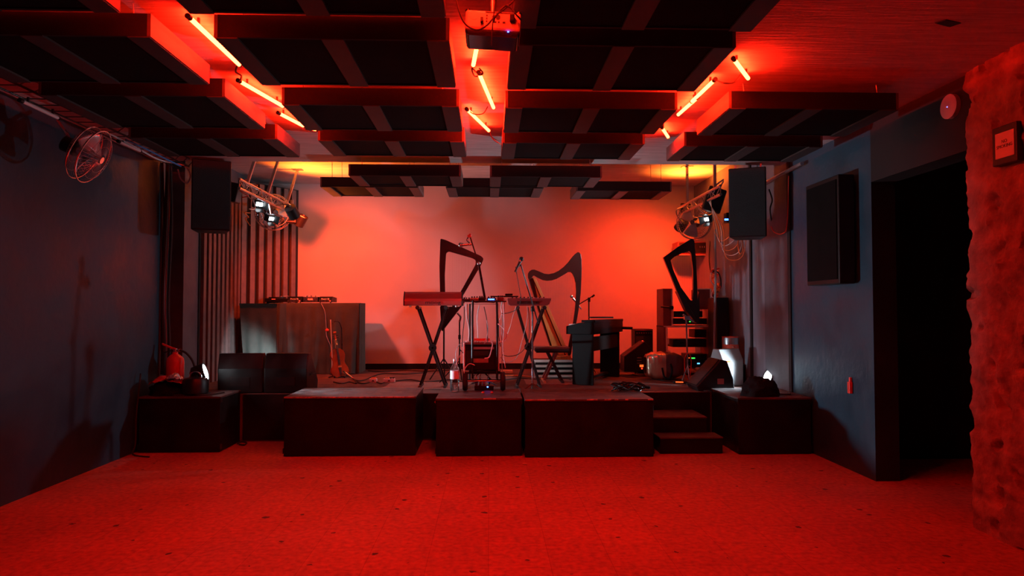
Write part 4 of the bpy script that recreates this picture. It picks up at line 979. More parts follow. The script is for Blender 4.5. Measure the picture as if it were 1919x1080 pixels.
# =================================================================== GEAR TROLLEY
def trolley():
    Y0 = 7.12; zb = .551
    xl, xr = W(868, 700, Y0).x, W(946, 700, Y0).x; cx = (xl+xr)/2
    t = thing('gear_trolley', 'black hand trolley on two rubber wheels crowded with cables', 'trolley', (cx, Y0+.15, zb))
    fl, fr = W(886, 600, Y0).x, W(931, 600, Y0).x; zt = W(900, 566, Y0).z
    MB().tube([(fl, Y0, .68), (fl-.004, Y0, .9), (fl, Y0, zt-.03), (fl+.03, Y0, zt), (fr-.03, Y0, zt), (fr, Y0, zt-.03), (fr+.004, Y0, .9), (fr, Y0, .68)], .011, 10, 4).build('front_frame', 'black_metal', t, 0, True)
    MB().tube([(fl-.04, Y0+.34, .62), (fl-.04, Y0+.34, zt-.02), (fr+.01, Y0+.34, zt-.02), (fr+.01, Y0+.34, .62)], .010, 8, 1).build('rear_frame', 'black_metal', t, 0, True)
    for z in (.66, .735): MB().bar((xl+.03, Y0+.05, z), (xr-.03, Y0+.05, z), .018, .014).build('cross_bar', 'black_metal', t, 0, True)
    MB().bb((fl-.04, Y0+.02, .745), (fr+.04, Y0+.33, .757)).build('lower_shelf', 'black_plastic', t, 0, True)
    MB().bb((fl-.09, Y0-.0, zt+.0), (fr+.10, Y0+.34, zt+.012)).build('top_tray', 'black_metal', t, .003, True)
    for sx in (xl+.02, xr-.02):
        w_ = MB(); w_.lathe([(.062, -.024), (.085, -.026), (.098, -.015), (.1, 0), (.098, .015), (.085, .026), (.062, .024)], 30, o=(sx, Y0+.04, zb+.1005), M=Matrix.Rotation(PI/2, 3, 'Y'))
        wh = w_.build('wheel', 'black_rubber', t, 0, True)
        h_ = MB().cyl((sx-.018, Y0+.04, zb+.1), (sx+.018, Y0+.04, zb+.1), .063, n=24)
        h_.build('hub', 'black_metal', wh, 0, True)
    MB().cyl((xl, Y0+.04, zb+.1), (xr, Y0+.04, zb+.1), .009).build('axle', 'steel', t, 0, True)
    MB().cyl((cx-.05, Y0+.3, zb), (cx-.05, Y0+.3, .66), .012).cyl((cx+.05, Y0+.3, zb), (cx+.05, Y0+.3, .66), .012).build('rest_leg', 'black_metal', t, 0, True)
    return Y0, xl, xr, fl, fr, zt, cx
TY0, txl, txr, tfl, tfr, tzt, tcx = trolley()
# audio interface / mixer in the middle of the trolley
za = .758; zc = W(900, 641, TY0).z
t = thing('rack_mixer', 'silver-sided mixer with a top row of knobs in the trolley middle', 'mixer', (tcx-.01, TY0+.02, za))
mx0, mx1 = W(868, 660, TY0+.02).x-tcx+.01, W(935, 660, TY0+.02).x-tcx+.01; hz = zc-za
for z_ in (.012,): pass
MB().bb((mx0+.012, .02, .008), (mx1-.012, .28, hz-.03)).build('chassis', 'black_plastic', t, .004)
for sx in (mx0, mx1-.014): MB().prism([(sx, -.008, .0), (sx, .02, hz-.01), (sx, .28, hz), (sx, .28, 0)], (.018, 0, 0)).build('side_cheek', 'white_plastic', t, .003)
MB().box(((mx0+mx1)/2, .12, hz-.018), (mx1-mx0-.03, .24, .02)).build('control_panel', 'steel', t)
mb = MB()
for k in range(13):
    for j in range(3): mb.cyl((mx0+.03+k*(mx1-mx0-.06)/12, .03+j*.05, hz-.008), (mx0+.03+k*(mx1-mx0-.06)/12, .03+j*.05, hz+.008), .0055, n=8)
mb.build('knobs', 'ink_white', t)
MB().bb((mx0+.1, .012, hz*.28), (mx1-.11, .02, hz*.42)).bb((mx0+.1, .012, hz*.74), (mx1-.05, .02, hz*.82)).build('stripe_panel', 'mixer_grey', t)
MB().bb((mx0+.1, .012, hz*.52), (mx1-.11, .02, hz*.68)).bb((mx0+.03, .012, hz*.1), (mx0+.08, .02, hz*.7)).build('dark_panel', 'ink', t)
solo(MB().bb((tcx-.11, TY0+.06, zc+.009), (tcx+.06, TY0+.18, zc+.030)), 'effects_pedal', 'red_plastic', 'flat red effects box on top of the silver mixer', 'effects pedal', bevel=.004)
# effects on the tray
def pedal(px, Y, wd, d, h, m, label, z=None, knobs=3, led=None):
    c = W(px, 566, Y); z = tzt+.013 if z is None else z
    t = thing('effects_pedal', label, 'effects pedal', (c.x, Y, z), 0, 'effects boxes on the trolley tray')
    MB().prism([(-wd/2, 0, 0), (-wd/2, 0, h*.7), (-wd/2, d, h), (-wd/2, d, 0)], (wd, 0, 0)).build('case', m, t, .003)
    for k in range(knobs):
        x = -wd/2+wd*(k+.7)/(knobs+.4); MB().cyl((x, d*.6, h*.88), (x, d*.6, h*.88+.016), .007, n=10).build('knob', 'chrome' if k % 2 else 'black_plastic', t)
    if led: MB().bb((-wd*.35, -.003, h*.25), (wd*.3, .0, h*.6)).build('light', led, t)
pedal(889, TY0+.03, .09, .12, .035, 'steel', 'silver effects box on the left of the trolley tray')
pedal(903, TY0+.05, .07, .12, .04, 'black_plastic', 'black effects box in the middle of the trolley tray')
pedal(921, TY0+.02, .10, .12, .032, 'black_plastic', 'effects box with a glowing blue light on the trolley tray', led='led_blue')
pedal(938, TY0+.05, .07, .14, .045, 'synth_body', 'dark red effects box at the right end of the trolley tray')
pedal(874, TY0+.06, .09, .1, .022, 'black_metal', 'low black effects box at the left end of the trolley tray')
solo(MB().box((0, 0, 0), (.3, .16, .012)).box((.05, 0, .02), (.08, .1, .022)), 'tablet_board', 'black_plastic', 'thin black board lying between the trolley and right synthesizer', 'board', bevel=.003).location = W(945, 557, 7.42)
# battery pack jumble under the trolley
t = thing('power_block', 'black power block with plugs and a blue light under the trolley', 'power block', (tcx, TY0+.05, .551))
MB().bb((-.1, .02, .0), (.1, .14, .05)).build('case', 'black_plastic', t, .004)
MB().bb((.03, .016, .03), (.045, .02, .042)).build('light', 'led_blue', t)
for k, x in enumerate((-.08, -.04, .0)): MB().box((x, .06, .07), (.03, .04, .04)).build('plug', ('white_plastic', 'beige_wood', 'white_plastic')[k], t, .004)
for px, Y, l in ((905, 7.0, 'red round light on the box lid below the trolley, left one'), (922, 6.93, 'red round light on the box lid below the trolley, right one')):
    c = WZ(px, 737, .552); solo(MB().lathe([(.014, 0), (.016, .008), (.006, .016)], 14), 'marker_light', 'led_orange' if 0 else 'red_plastic', l, 'marker').location = (c.x, c.y, .552)
# trolley cables
random.seed(11)
CN = 'white, grey and black cables hanging on the trolley'
spec = [(873, 877, 570, 645, 'white_cable'), (876, 879, 570, 640, 'grey_cable'), (884, 888, 575, 640, 'white_cable'), (898, 896, 572, 640, 'white_cable'), (907, 914, 575, 640, 'black_rubber'), (912, 908, 600, 645, 'grey_cable'),
        (939, 944, 575, 660, 'grey_cable'), (943, 947, 570, 690, 'white_cable'), (946, 943, 560, 720, 'grey_cable'), (941, 936, 565, 600, 'white_cable'), (870, 866, 575, 650, 'black_rubber'), (933, 938, 590, 650, 'black_rubber')]
names = ['leftmost white', 'pale grey next to the left edge', 'white, left of the front post', 'white, in the middle', 'black, in the middle', 'short grey, in the middle', 'grey, inside the right post', 'long white, outside the right post', 'longest grey, at the right edge', 'short white, top right', 'black, at the left edge', 'black, near the right post']
for (xa, xb, ya, yb, m), nm in zip(spec, names):
    yy = TY0-.02+random.uniform(-.02, .25)
    cable([W(xa, ya, yy), W((xa*2+xb)/3+random.uniform(-4, 4), ya*.66+yb*.34, yy), W((xa+2*xb)/3+random.uniform(-4, 4), ya*.33+yb*.67, yy), W(xb, yb, yy)], m, 'cable hanging on the trolley: '+nm, .0045, group=CN)
yy = TY0-.03
cable([W(933, 607, yy), W(942, 615, yy), W(950, 628, yy), W(944, 638, yy), W(935, 642, yy)], 'white_cable', 'thick white cable bulging out right of the trolley', .0065)
cable([W(916, 639, yy), W(923, 644, yy), W(920, 660, yy), W(916, 670, yy), W(908, 672, yy)], 'white_cable', 'thick white cable hooked over the mixer front', .006)
cable([W(866, 642, yy), W(858, 650, yy), W(854, 665, yy), W(858, 690, yy), W(862, 700, yy)], 'grey_cable', 'grey cable bowing out left of the trolley mixer', .004)
cable([W(868, 655, yy), W(858, 675, yy), W(853, 690, yy)], 'white_cable', 'white cable slanting down to the left trolley wheel', .004)
cable([W(890, 685, yy), W(880, 682, yy), W(872, 690, yy), W(870, 700, yy)], 'white_cable', 'white cable curling by the left wheel top', .005)
for i, (a, b, m, l) in enumerate((((885, 708), (915, 700), 'white_cable', 'white lead among the plugs under the trolley'), ((890, 716), (905, 698), 'red_plastic', 'red lead among the plugs under the trolley'), ((898, 712), (912, 696), 'orange_cable', 'orange lead arching among the plugs under the trolley'), ((912, 716), (928, 695), 'grey_cable', 'grey lead slanting under the trolley'), ((884, 720), (930, 722), 'blue_cable', 'blue lead low under the trolley'), ((893, 704), (920, 712), 'black_rubber', 'black lead crossing under the trolley'))):
    cable([W(*a, TY0+.1), W((a[0]+b[0])/2, min(a[1], b[1])-6, TY0+.06), W(*b, TY0+.12)], m, l, .0045)
cable([W(940, 665, 7.2), W(955, 668, 7.3), W(975, 662, 7.5), W(990, 640, 7.7), W(992, 600, 7.74), W(990, 576, 7.74)], 'black_rubber', 'black cable swinging from the trolley to the right synthesizer', .0045)
cable([W(938, 670, 7.2), W(950, 680, 7.3), W(968, 670, 7.5), W(978, 640, 7.7), W(988, 600, 7.74), W(988, 574, 7.74)], 'grey_cable', 'grey cable swinging from the trolley to the right synthesizer', .004)
cable([W(940, 588, 7.15), W(955, 586, 7.3), W(970, 578, 7.6), W(976, 560, 7.7), W(974, 545, 7.72), W(966, 500, 7.75)], 'black_rubber', 'black lead looping from the trolley up to the vocal microphone', .004)
cable([W(967, 575, 7.74), W(962, 590, 7.7), W(956, 612, 7.6), W(945, 640, 7.3)], 'white_cable', 'white cable dropping from the right synthesizer left end', .004)
# =================================================================== MICROPHONES
def mic(t, p0, p1, silver=False):
    p0 = V(p0); p1 = V(p1); d = (p1-p0).normalized()
    MB().cyl(p0, p0.lerp(p1, .68), .010, .016).build('handle', 'chrome' if silver else 'black_metal', t, 0, True)
    MB().cyl(p0.lerp(p1, .68), p0.lerp(p1, .75), .021, .021).build('collar', 'chrome', t, 0, True)
    MB().ball(p0.lerp(p1, .87), .026, 14).build('grille', 'chrome' if silver else 'black_metal', t, 0, True)
Y = 7.22
t = thing('boom_arm', 'black jointed boom arm rising from the trolley top', 'microphone stand', W(909, 562, Y+.02))
MB().bar(W(909, 562, Y+.02), W(897, 495, Y), .022, .016).build('lower_arm', 'black_metal', t, 0, True)
MB().bar(W(897, 495, Y), W(881, 444, Y), .014, .014).build('upper_arm', 'black_metal', t, 0, True)
MB().ball(W(897, 494, Y-.01), .02).build('joint', 'chrome', t, 0, True)
MB().cyl(W(883, 443, Y), W(876, 443, Y), .015).ball(W(881, 441, Y), .018).build('knob', 'red_plastic', t, 0, True)
MB().tube([W(878, 443, Y), W(875, 450, Y), W(879, 455, Y), W(878, 459, Y)], .008, 8).build('swivel', 'chrome', t, 0, True)
t = thing('microphone', 'silver microphone pointing left on the tall boom arm', 'microphone', W(872, 459, Y))
mic(t, W(884, 458, Y), W(860, 459.5, Y), True)
Y = 7.78
t = thing('microphone_stand', 'straight chrome microphone stand before the right synthesizer', 'microphone stand', (W(998, 700, Y).x, 7.5, SZ))
X0 = W(998, 720, 7.5).x
MB().cyl((X0, 7.5, SZ+.02), (X0, 7.5, W(998, 582, 7.5).z), .010).build('lower_tube', 'chrome', t, 0, True)
MB().cyl((X0, 7.5, W(998, 584, 7.5).z), (X0, 7.5, W(998, 574, 7.5).z), .02).build('clutch', 'black_plastic', t, 0, True)
MB().cyl(W(1009, 607, 7.5), W(976, 496, 7.5), .0075).build('boom', 'black_metal', t, 0, True)
for a in (-.5, 1.6, 3.6): MB().tube([(X0, 7.5, SZ+.09), (X0+.12*math.cos(a), 7.5+.10*math.sin(a), SZ+.012)], .008, 8, 1).build('foot', 'black_metal', t, 0, True)
t = thing('microphone', 'black vocal microphone tilted up on the chrome stand', 'microphone', W(971, 500, 7.5))
mic(t, W(965, 510, 7.48), W(979, 482, 7.5))
MB().cyl(W(975, 497, 7.5), W(970, 499, 7.49), .012).build('clip', 'black_plastic', t, 0, True)
Y = 9.4
t = thing('microphone_stand', 'thin boom stand behind the piano with a side arm', 'microphone stand', (W(1104, 700, Y).x, Y, SZ))
X0 = W(1104, 700, Y).x
MB().cyl((X0, Y, SZ+.02), (X0, Y, W(1104, 562, Y).z), .009).build('pole', 'black_metal', t, 0, True)
MB().cyl(W(1086, 570, Y), W(1113, 554, Y), .007).build('boom', 'black_metal', t, 0, True)
MB().cyl(W(1109, 557, Y), W(1114, 553, Y), .013).build('weight', 'black_plastic', t, 0, True)
MB().cyl(W(1104, 558, Y), W(1104, 566, Y), .018).build('clutch', 'black_plastic', t, 0, True)
for a in (-.8, 1.3, 3.4): MB().tube([(X0, Y, SZ+.16), (X0+.14*math.cos(a), Y+.14*math.sin(a), SZ+.012)], .008, 8, 1).build('foot', 'black_metal', t, 0, True)
t = thing('microphone', 'silver microphone pointing down left beside the lever harp', 'microphone', W(1080, 566, Y-.05))
mic(t, W(1090, 580, Y-.05), W(1068, 552, Y-.05), True)
Y = 8.4
t = thing('microphone_stand', 'low stand with a loose clip behind the trolley left side', 'microphone stand', (W(860, 700, Y).x, Y, SZ))
X0 = W(861, 700, Y).x
MB().cyl((X0, Y, SZ+.15), (X0, Y, W(861, 603, Y).z), .009).build('pole', 'black_metal', t, 0, True)
MB().tube([W(861, 603, Y), W(863, 594, Y), W(857, 587, Y)], .013, 8, 3).build('clip', 'chrome', t, 0, True)
MB().cyl((X0, Y, W(861, 628, Y).z), (X0, Y, W(861, 636, Y).z), .016).build('collar', 'black_plastic', t, 0, True)
for dx, dy in ((-.24, -.05), (.42, .0), (.02, .22)): MB().bar((X0, Y, W(861, 655, Y).z if dx > .1 else SZ+.27), (X0+dx, Y+dy, SZ+.012), .012, .012).build('leg', 'black_metal', t, 0, True)
# =================================================================== DIGITAL PIANO
def piano():
    a = W(1072, 722, 8.1); rz = math.radians(63); L = 1.22
    ox, oy = W(1090, 700, 8.05).x, 8.08
    t = thing('digital_piano', 'black digital piano on panel legs seen from its end', 'piano', (ox, oy, SZ), rz)
    zt = W(1100, 603, 8.05).z-SZ; zb = W(1100, 627, 8.05).z-SZ
    # local +x runs back along the piano, +y towards the player (picture left)
    MB().prism([(0, .19, zb), (0, .19, zb+(zt-zb)*.62), (0, .02, zt-.015), (0, -.16, zt), (0, -.16, zb)], (L, 0, 0)).build('body', 'piano_black', t, .004)
    MB().bb((.01, -.17, zt-.01), (L-.01, .0, zt+.018)).build('top_cover', 'piano_black', t, .003)
    for k in range(36):
        x = .08+k*(L-.16)/36; MB().bb((x, .06, zb+(zt-zb)*.70), (x+(L-.16)/36-.002, .185, zb+(zt-zb)*.78)).build('key', 'key_white', t)
    for x in (.02, L-.12):
        MB().bb((x, -.14, .004), (x+.03, .12, zb)).build('leg', 'piano_black', t, .003)
    MB().bb((.05, -.13, zb-.2), (L-.12, -.115, zb-.03)).build('modesty_panel', 'case_black', t)
    MB().bb((.3, -.05, .06), (L-.3, .02, .09)).build('pedal_bar', 'piano_black', t)
    for k in range(3): MB().bb((L/2-.08+k*.07, .02, .06), (L/2-.06+k*.07, .09, .07)).build('pedal', 'chrome', t)
    MB().cyl((L-.05, -.16, zb+.05), (L-.02, -.30, zb+.045), .018).build('side_knob', 'piano_black', t)
    return zt
piano()
solo(MB().bb((-.14, -.1, 0), (.14, .1, .018)), 'sheet_folder', 'case_black', 'thin dark folder lying on the piano top', 'folder', bevel=.003).location = W(1126, 596.5, 8.5)
# =================================================================== BENCH, CASE
def bench():
    Y = 8.3; a = W(1002, 660, Y); b = W(1069, 660, Y); z = W(1030, 650, Y).z; cx = (a.x+b.x)/2
    t = thing('keyboard_bench', 'padded keyboard bench with crossed legs behind the front box', 'bench', (cx, Y+.15, SZ), .0)
    w2 = (b.x-a.x)/2
    MB().bb((-w2, -.16, z-SZ-.06), (w2, .16, z-SZ-.006)).build('seat', 'seat_vinyl', t, .018)
    MB().bb((-w2+.02, -.14, z-SZ-.075), (w2-.02, .14, z-SZ-.06)).build('seat_board', 'black_metal', t)
    for yy in (-.13, .13):
        MB().bar((-.05, yy, z-SZ-.075), (.12, yy, .03), .028, .02).build('leg', 'black_metal', t)
        MB().bar((.06, yy+.022, z-SZ-.075), (-.1, yy+.022, .03), .028, .02).build('leg', 'steel', t)
    for x in (-.1, .12): MB().cyl((x, -.2, .021), (x, .2, .021), .018).build('foot_bar', 'beige_wood' if x < 0 else 'black_rubber', t)
bench()
def flight(x0, x1, y0, y1, z0, z1, label, bands=3):
    t = thing('flight_case', label, 'flight case', ((x0+x1)/2, (y0+y1)/2, z0))
    MB().bb((x0, y0, z0), (x1, y1, z1)).build('body', 'case_black', t, .004, True)
    h = z1-z0
    for k in range(bands):
        z = z0+h*(.02+k*(.94)/(bands-1)*.92); MB().bb((x0-.006, y0-.008, z), (x1+.006, y0+.01, z+.032)).build('aluminium_edge', 'case_band', t, 0, True)
    MB().bb((x0-.008, y0-.01, z0), (x0+.02, y0+.012, z1)).build('corner_post', 'case_band', t, 0, True)
    return t
a = W(1000, 700, 9.0); b = W(1080, 700, 9.0)
flight(a.x, b.x+.1, 9.0, 9.38, SZ+.002, W(1030, 675.5, 9.0).z, 'low black flight case with silver bands under the lever harp', 4)
solo(MB().bb((0, 0, 0), (.16, .12, .045)), 'wooden_block', 'beige_wood', 'pale wooden block on the stage floor right of the trolley', 'block', bevel=.01).location = WZ(950, 700, SZ+.002)
# =================================================================== AMPS, BAG, RACK
a = W(1190, 690, 9.6); b = W(1224, 690, 9.6)
t = thing('guitar_amplifier', 'black combo amplifier against the rear wall right of the piano', 'amplifier', ((a.x+b.x)/2, 9.6, SZ))
wd = b.x-a.x; hh = W(1200, 617, 9.6).z-SZ
MB().bb((-wd/2, 0, .01), (wd/2, .24, hh)).build('cabinet', 'case_black', t, .006)
MB().bb((-wd/2+.01, -.008, .04), (wd/2-.01, .0, hh-.1)).build('grille', 'grille', t)
MB().bb((-wd/2+.005, -.01, hh-.02), (wd/2-.005, .0, hh-.005)).build('trim', 'case_red', t)
for k in range(7): MB().cyl((-wd/2+.03+k*(wd-.06)/6, -.016, hh-.055), (-wd/2+.03+k*(wd-.06)/6, -.004, hh-.055), .008, n=10).build('knob', 'case_red', t)
MB().bb((-.03, -.012, hh*.72), (-.015, -.008, hh*.74)).build('light', 'led_red', t)
for sx in (-1, 1):
    for yy in (.03, .21): MB().cyl((sx*(wd/2-.03), yy, 0), (sx*(wd/2-.03), yy, .012), .012).build('foot', 'black_rubber', t)
c = W(1196, 695, 9.2)
t = thing('stage_monitor', 'black tilted amplifier with a lit panel behind the piano', 'amplifier', (c.x, 9.1, SZ), 0)
pf = [(1170, 697), (1170, 668), (1208, 640), (1222, 655), (1222, 697)]
P_ = [W(x, y, 9.1) for x, y in pf]
for p in P_:
    if p.z < SZ+.05: p.z = SZ+.003
MB().prism(P_, (0, .3, 0)).build('cabinet', 'black_plastic', t, .006, True)
MB().bar(P_[1]+V((0, -.004, .0)), P_[2]+V((0, -.004, 0)), .012, .012).build('edge_trim', 'case_red', t, 0, True)
z_ = W(1200, 685, 9.09)
MB().box(W(1206, 686, 9.095), (.10, .01, .03)).build('lit_panel', 'led_orange', t, 0, True)
MB().cyl(W(1203, 691, 9.09), W(1203, 691, 9.1), .01).build('knob', 'led_red', t, 0, True)
for k in range(3): MB().box(W(1198, 671+k*5, 9.095), (.06, .01, .008)).build('vent', 'steel', t, 0, True)
def bag():
    Y = 8.6; a = W(1214, 708, Y); b = W(1285, 708, Y); zt = W(1240, 660, Y).z; wd = b.x-a.x
    t = thing('holdall_bag', 'shiny gold and dark soft holdall on the stage right floor', 'bag', ((a.x+b.x)/2, Y+.15, SZ))
    def mk(u0, u1, s):
        def fn(u, v):
            U = u0+(u1-u0)*u; ang = 2*PI*v
            x = -wd/2+wd*U; k = (math.sin(PI*min(max(U, .006), .994))**.14)
            yy = .16*k*math.copysign(abs(math.cos(ang))**.4, math.cos(ang)); zz = (zt-SZ)/2*k*math.copysign(abs(math.sin(ang))**.4, math.sin(ang))
            n = 1+.10*noise.fractal(V((x*9, yy*5, zz*5+s)), 1, 2, 4)+.07*noise.noise(V((x*26+zz*14, 2, s)))
            return V((x, yy*n, max((zt-SZ)/2+zz*n*(1-.12*U), .004)))
        return fn
    MB().sheet(mk(0, .48, 2), 26, 32).build('gold_side', 'gold_cloth', t)
    MB().sheet(mk(.48, 1, 2), 26, 32).build('dark_side', 'dark_leather', t)
    MB().tube([(-.06, -.16, .16), (-.04, -.19, .05), (.02, -.19, .03), (.06, -.18, .14), (.02, -.1, .29), (-.04, -.1, .28)], .012, 8).build('strap', 'cloth_dark', t)
bag()
def rack():
    Y = 9.25; L = lambda px, py, yy=Y: W(px, py, yy)
    x0, x1 = L(1244, 650).x, L(1334, 650).x; zm = L(1290, 611).z; zt = L(1290, 541).z
    t = thing('equipment_rack', 'open lower flight case rack of glowing units at stage right', 'equipment rack', ((x0+x1)/2, Y+.2, SZ))
    e = .03
    for sx in (x0, x1-e): MB().bb((sx, Y, SZ+.003), (sx+e, Y+.4, zm)).build('side_panel', 'case_red', t, .002, True)
    MB().bb((x0, Y, zm-.02), (x1, Y+.4, zm)).build('top_panel', 'case_black', t, 0, True)
    MB().bb((x0, Y, SZ+.003), (x1, Y+.4, SZ+.03)).build('bottom_panel', 'case_black', t, 0, True)
    for sx in (x0+.05, x1-.02): MB().bb((sx-.016, Y-.012, SZ+.003), (sx, Y+.004, zm)).build('edge_strip', 'case_band', t, 0, True)
    MB().bb((x0, Y-.012, zm-.016), (x1, Y, zm+.001)).build('edge_strip', 'case_band', t, 0, True)
    for px, py in ((1252, 640), (1254, 662), (1252, 680)): MB().box(W(px, py, Y-.006), (.028, .004, .07)).build('tour_sticker', 'case_band', t, 0, True)
    t = thing('equipment_rack', 'upper open flight case stacked on the glowing rack', 'equipment rack', ((x0+x1)/2, Y+.2, zm+.001))
    xd = L(1258, 570).x
    MB().bb((x0-.005, Y-.0, zm+.002), (xd, Y+.36, zt)).build('lid_panel', 'case_red', t, .003, True)
    MB().bb((xd, Y-.01, zm+.002), (xd+.018, Y+.36, zt)).build('edge_strip', 'case_band', t, 0, True)
    MB().bb((x1-.018, Y-.01, zm+.002), (x1, Y+.36, zt)).build('edge_strip', 'case_band', t, 0, True)
    MB().bb((L(1308, 570).x, Y, L(1300, 580).z), (x1-.02, Y+.3, zt-.01)).build('side_panel', 'case_red', t, 0, True)
    MB().bb((L(1306, 570).x, Y-.008, zt-.012), (x1, Y+.3, zt)).build('edge_strip', 'case_band', t, 0, True)
    MB().cyl(L(1238, 575, Y-.02), L(1262, 577, Y-.02), .012).box(L(1258, 577, Y-.02), (.05, .03, .05)).build('latch', 'black_metal', t, 0, True)
    def unit(pa, pb, label, m='black_plastic', leds=(), d=.3):
        a, b = L(*pa), L(*pb); t = thing('rack_unit', label, 'rack unit', ((a.x+b.x)/2, Y+.03, b.z), 0, 'rack units')
        MB().bb((a.x, Y+.03, b.z), (b.x, Y+d, a.z)).build('chassis', m, t, .002, True)
        fp = MB().bb((a.x+.004, Y+.022, b.z+.004), (b.x-.004, Y+.03, a.z-.004)).build('face_plate', 'black_metal', t, 0, True)
        for px, py, w_, h_, lm in leds: MB().box(L(px, py, Y+.018), (w_, .006, h_)).build('display', lm, fp, 0, True)
    unit((1263, 583), (1318, 595), 'slim rack unit with pale front in the upper case', 'case_band')
    unit((1262, 597), (1326, 608), 'rack unit with a green light at the bottom of the upper case', leds=[(1293, 603, .02, .012, 'led_green')])
    unit((1262, 636), (1325, 651), 'dark blank rack unit high in the lower case', 'case_black')
    unit((1288, 664), (1326, 676), 'rack unit with a green display in the lower case', leds=[(1299, 671.5, .05, .014, 'led_green'), (1291.5, 671, .014, .012, 'led_orange')])
    unit((1288, 677.5), (1326, 689), 'rack unit with a blue display low in the lower case', leds=[(1309, 678.5+3, .035, .015, 'led_cyan')])
    unit((1303, 618), (1325, 633), 'small box with a pale knob hanging in the lower case', 'case_red', leds=[])
rack()
c = W(1305, 465, 9.9)
t = thing('wall_amplifier', 'red-lit amplifier shelf fixed high behind the angular harp', 'amplifier', c)
a, b = W(1270, 453, 9.8), W(1336, 477, 9.8)
MB().bb((a.x, 9.8, b.z), (b.x, 10.1, a.z)).build('case', 'case_red', t, .004, True)
MB().bb((a.x+.02, 9.793, b.z+.02), (b.x-.01, 9.8, a.z-.015)).build('face_plate', 'ink', t, 0, True)
MB().bb((a.x, 10.1, b.z), (a.x+.03, YB-.001, b.z+.03)).bb((b.x-.03, 10.1, b.z), (b.x, YB-.001, b.z+.03)).build('bracket', 'steel', t, 0, True)
for k in range(4): MB().box(W(1312+k*4, 463, 9.79), (.012, .004, .025)).build('slot', 'steel', t, 0, True)
MB().bb((a.x+.03, 9.81, b.z-.012), (b.x-.005, 9.83, b.z)).build('edge_strip', 'case_band', t, 0, True)
# cable chest and dark cabinets beside the rack
x0, x1 = W(1343, 600, 8.75).x, W(1366, 600, 8.75).x
t = thing('tall_cabinet', 'narrow black cabinet between the rack and the right wall', 'cabinet', ((x0+x1)/2, 8.9, SZ))
MB().bb((x0, 8.75, SZ+.002), (x1, 9.1, W(1350, 558, 8.75).z)).build('carcass', 'case_black', t, .004, True)
MB().bb((x0+.01, 8.742, SZ+.03), (x1-.01, 8.75, W(1350, 562, 8.75).z)).build('door', 'case_black', t, 0, True)
random.seed(5)
for i, (m, l) in enumerate((('orange_cable', 'orange lead in the tangle above the tall cabinet'), ('black_rubber', 'black lead in the tangle above the tall cabinet'), ('white_cable', 'pale lead in the tangle above the tall cabinet'), ('red_plastic', 'red lead in the tangle above the tall cabinet'))):
    pts = [W(1342+random.uniform(-10, 10), 505+k*9+random.uniform(-6, 6), 9.2+random.uniform(-.1, .1)) for k in range(7)]
    cable(pts, m, l, .009)
solo(MB().box((0, 0, .0), (.10, .08, .12)), 'junction_box', 'orange_cable', 'small orange-lit box in the cable tangle above the tall cabinet', 'box', bevel=.008).location = W(1352, 547, 9.25)
# red bucket on a case by the wall
c = W(1379, 680, 8.4); zt = W(1379, 631, 8.4).z; bx = 2.98
solo(MB().bb((bx-.13, 8.27, SZ+.002), (XR-.02, 8.56, W(1379, 682, 8.4).z)), 'storage_case', 'case_black', 'low black case by the right wall under the red drum', 'case', bevel=.006)
t = thing('paint_drum', 'shiny red metal drum on the black case by the right wall', 'drum', (bx+.02, 8.4, W(1379, 682, 8.4).z+.001))
hh = zt-t.location.z
MB().lathe([(.098, 0), (.103, .004), (.10, hh*.32), (.104, hh*.34), (.10, hh*.36), (.10, hh*.66), (.104, hh*.68), (.10, hh*.70), (.10, hh-.01), (.106, hh), (.098, hh), (.094, .02)], 32).build('shell', 'bucket_red', t)
MB().lathe([(.1015, hh*.72), (.1015, hh*.96)], 32).build('band', 'steel', t, 0, solid=.001)
# =================================================================== STAGE FLOOR ITEMS
def strip(px, py, wd, label, n, lights):
    c = WZ(px, py, SZ+.003); t = thing('socket_block', label, 'power strip', (c.x, c.y, SZ+.003), .03)
    MB().bb((-wd/2, 0, 0), (wd/2, .05, .045)).build('case', 'white_plastic', t, .004)
    for k in range(n): MB().cyl((-wd/2+.03+k*(wd-.05)/max(n-1, 1), .025, .045), (-wd/2+.03+k*(wd-.05)/max(n-1, 1), .025, .06), .012, n=12).build('plug', 'orange_cable' if k < lights else 'black_plastic', t)
    MB().prism([(-.02, -.002, .012), (.02, -.002, .012), (0, -.002, .03)], (0, .003, 0)).build('warning_mark', 'ink', t)
strip(699, 717, .09, 'small white socket block on the stage, left of the pair', 3, 3)
strip(729, 717, .14, 'longer white socket block on the stage, right of the pair', 4, 2)
def fcable(pts, m, label, r=.007, z=None):
    return cable([WZ(px, py, SZ+.009) for px, py in pts], m, label, r)
fcable([(668, 716), (680, 719), (692, 717)], 'black_rubber', 'black cable running into the left socket block')
fcable([(706, 716), (714, 719), (720, 717)], 'black_rubber', 'short black cable between the two socket blocks')
fcable([(742, 714), (770, 712), (800, 716), (840, 712), (870, 716)], 'black_rubber', 'black cable running from the socket blocks towards the trolley')
fcable([(660, 709), (670, 714), (684, 712), (700, 705), (720, 700), (760, 701), (800, 698)], 'black_rubber', 'black cable curving over the stage floor before the rear wall')
fcable([(690, 695), (720, 697), (760, 694), (800, 696), (850, 693)], 'black_rubber', 'black cable along the foot of the rear wall')
fcable([(625, 716), (640, 719), (655, 716), (668, 719), (664, 712)], 'black_rubber', 'black cable curled before the viola stand')
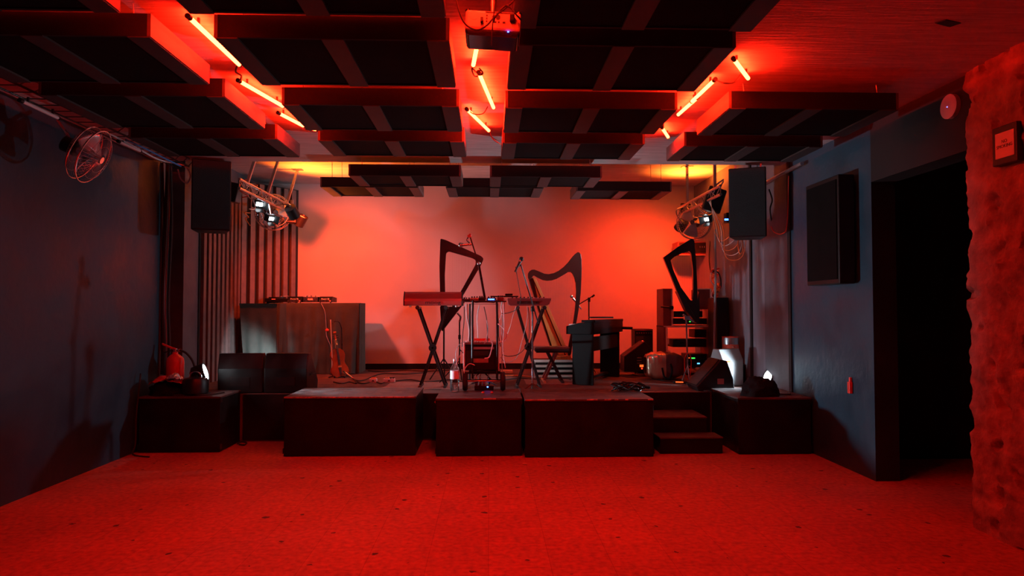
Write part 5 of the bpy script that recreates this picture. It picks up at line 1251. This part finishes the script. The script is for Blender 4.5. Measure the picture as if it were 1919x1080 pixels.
fcable([(940, 705), (970, 704), (1000, 706), (1040, 703)], 'orange_cable', 'orange cable lying right of the trolley wheel')
fcable([(945, 712), (975, 709), (1010, 712), (1050, 708), (1070, 712)], 'black_rubber', 'black cable lying under the bench')
fcable([(1130, 708), (1150, 703), (1180, 707), (1215, 706), (1240, 713), (1262, 716)], 'black_rubber', 'black cable from the piano to the socket bar')
fcable([(1285, 718), (1300, 728), (1325, 733), (1350, 729)], 'black_rubber', 'black cable leaving the socket bar to the right monitor')
fcable([(1190, 700), (1205, 697), (1215, 702), (1200, 705), (1185, 702)], 'black_rubber', 'black cable curled before the tilted amplifier')
c = WZ(1276, 719, SZ+.002)
t = thing('socket_bar', 'black socket bar with orange light on the right of the stage', 'power strip', (c.x, c.y, SZ+.002), -.35)
MB().bb((-.09, -.02, 0), (.09, .02, .03)).build('case', 'black_plastic', t, .004)
MB().bb((-.06, -.022, .012), (.03, -.019, .024)).build('light', 'led_orange', t)
# coiled black cable on the right front box
def coil():
    c = WZ(1178, 733, .549); random.seed(3)
    t = tag(MB().tube([V((c.x+(.15+.035*math.sin(i*1.7))*math.cos(i*.55)+.02*math.sin(i), min(c.y-.06+(.11+.05*math.cos(i*2.1))*math.sin(i*.55+.3*math.sin(i*.4)), 7.33), .557+.0005*i+.022*(1+math.sin(i*2.3)))) for i in range(90)], .0075, 6, 3).build('cable_coil', 'case_black'), 'heap of coiled black cable on the right front box', 'cable')
    rebase(t)
coil()
solo(MB().lathe([(.004, 0), (.022, .001), (.024, .005), (.004, .007)], 18), 'floor_disc', 'beige_wood', 'small pale disc lying on the floor before the right front box', 'disc').location = WZ(983, 870, .001)
solo(MB().tube([WZ(p[0], p[1], .009) for p in ((445, 832), (452, 828), (462, 830), (458, 834), (448, 833))], .008, 6), 'cable_end', 'black_rubber', 'short cable end on the floor right of the left box', 'cable')
solo(MB().cyl((0, 0, 0), (0, -.02, 0), .012, .009), 'stage_socket', 'red_plastic', 'small red plug in the fascia between the front boxes', 'plug').location = W(816, 756, 7.355)
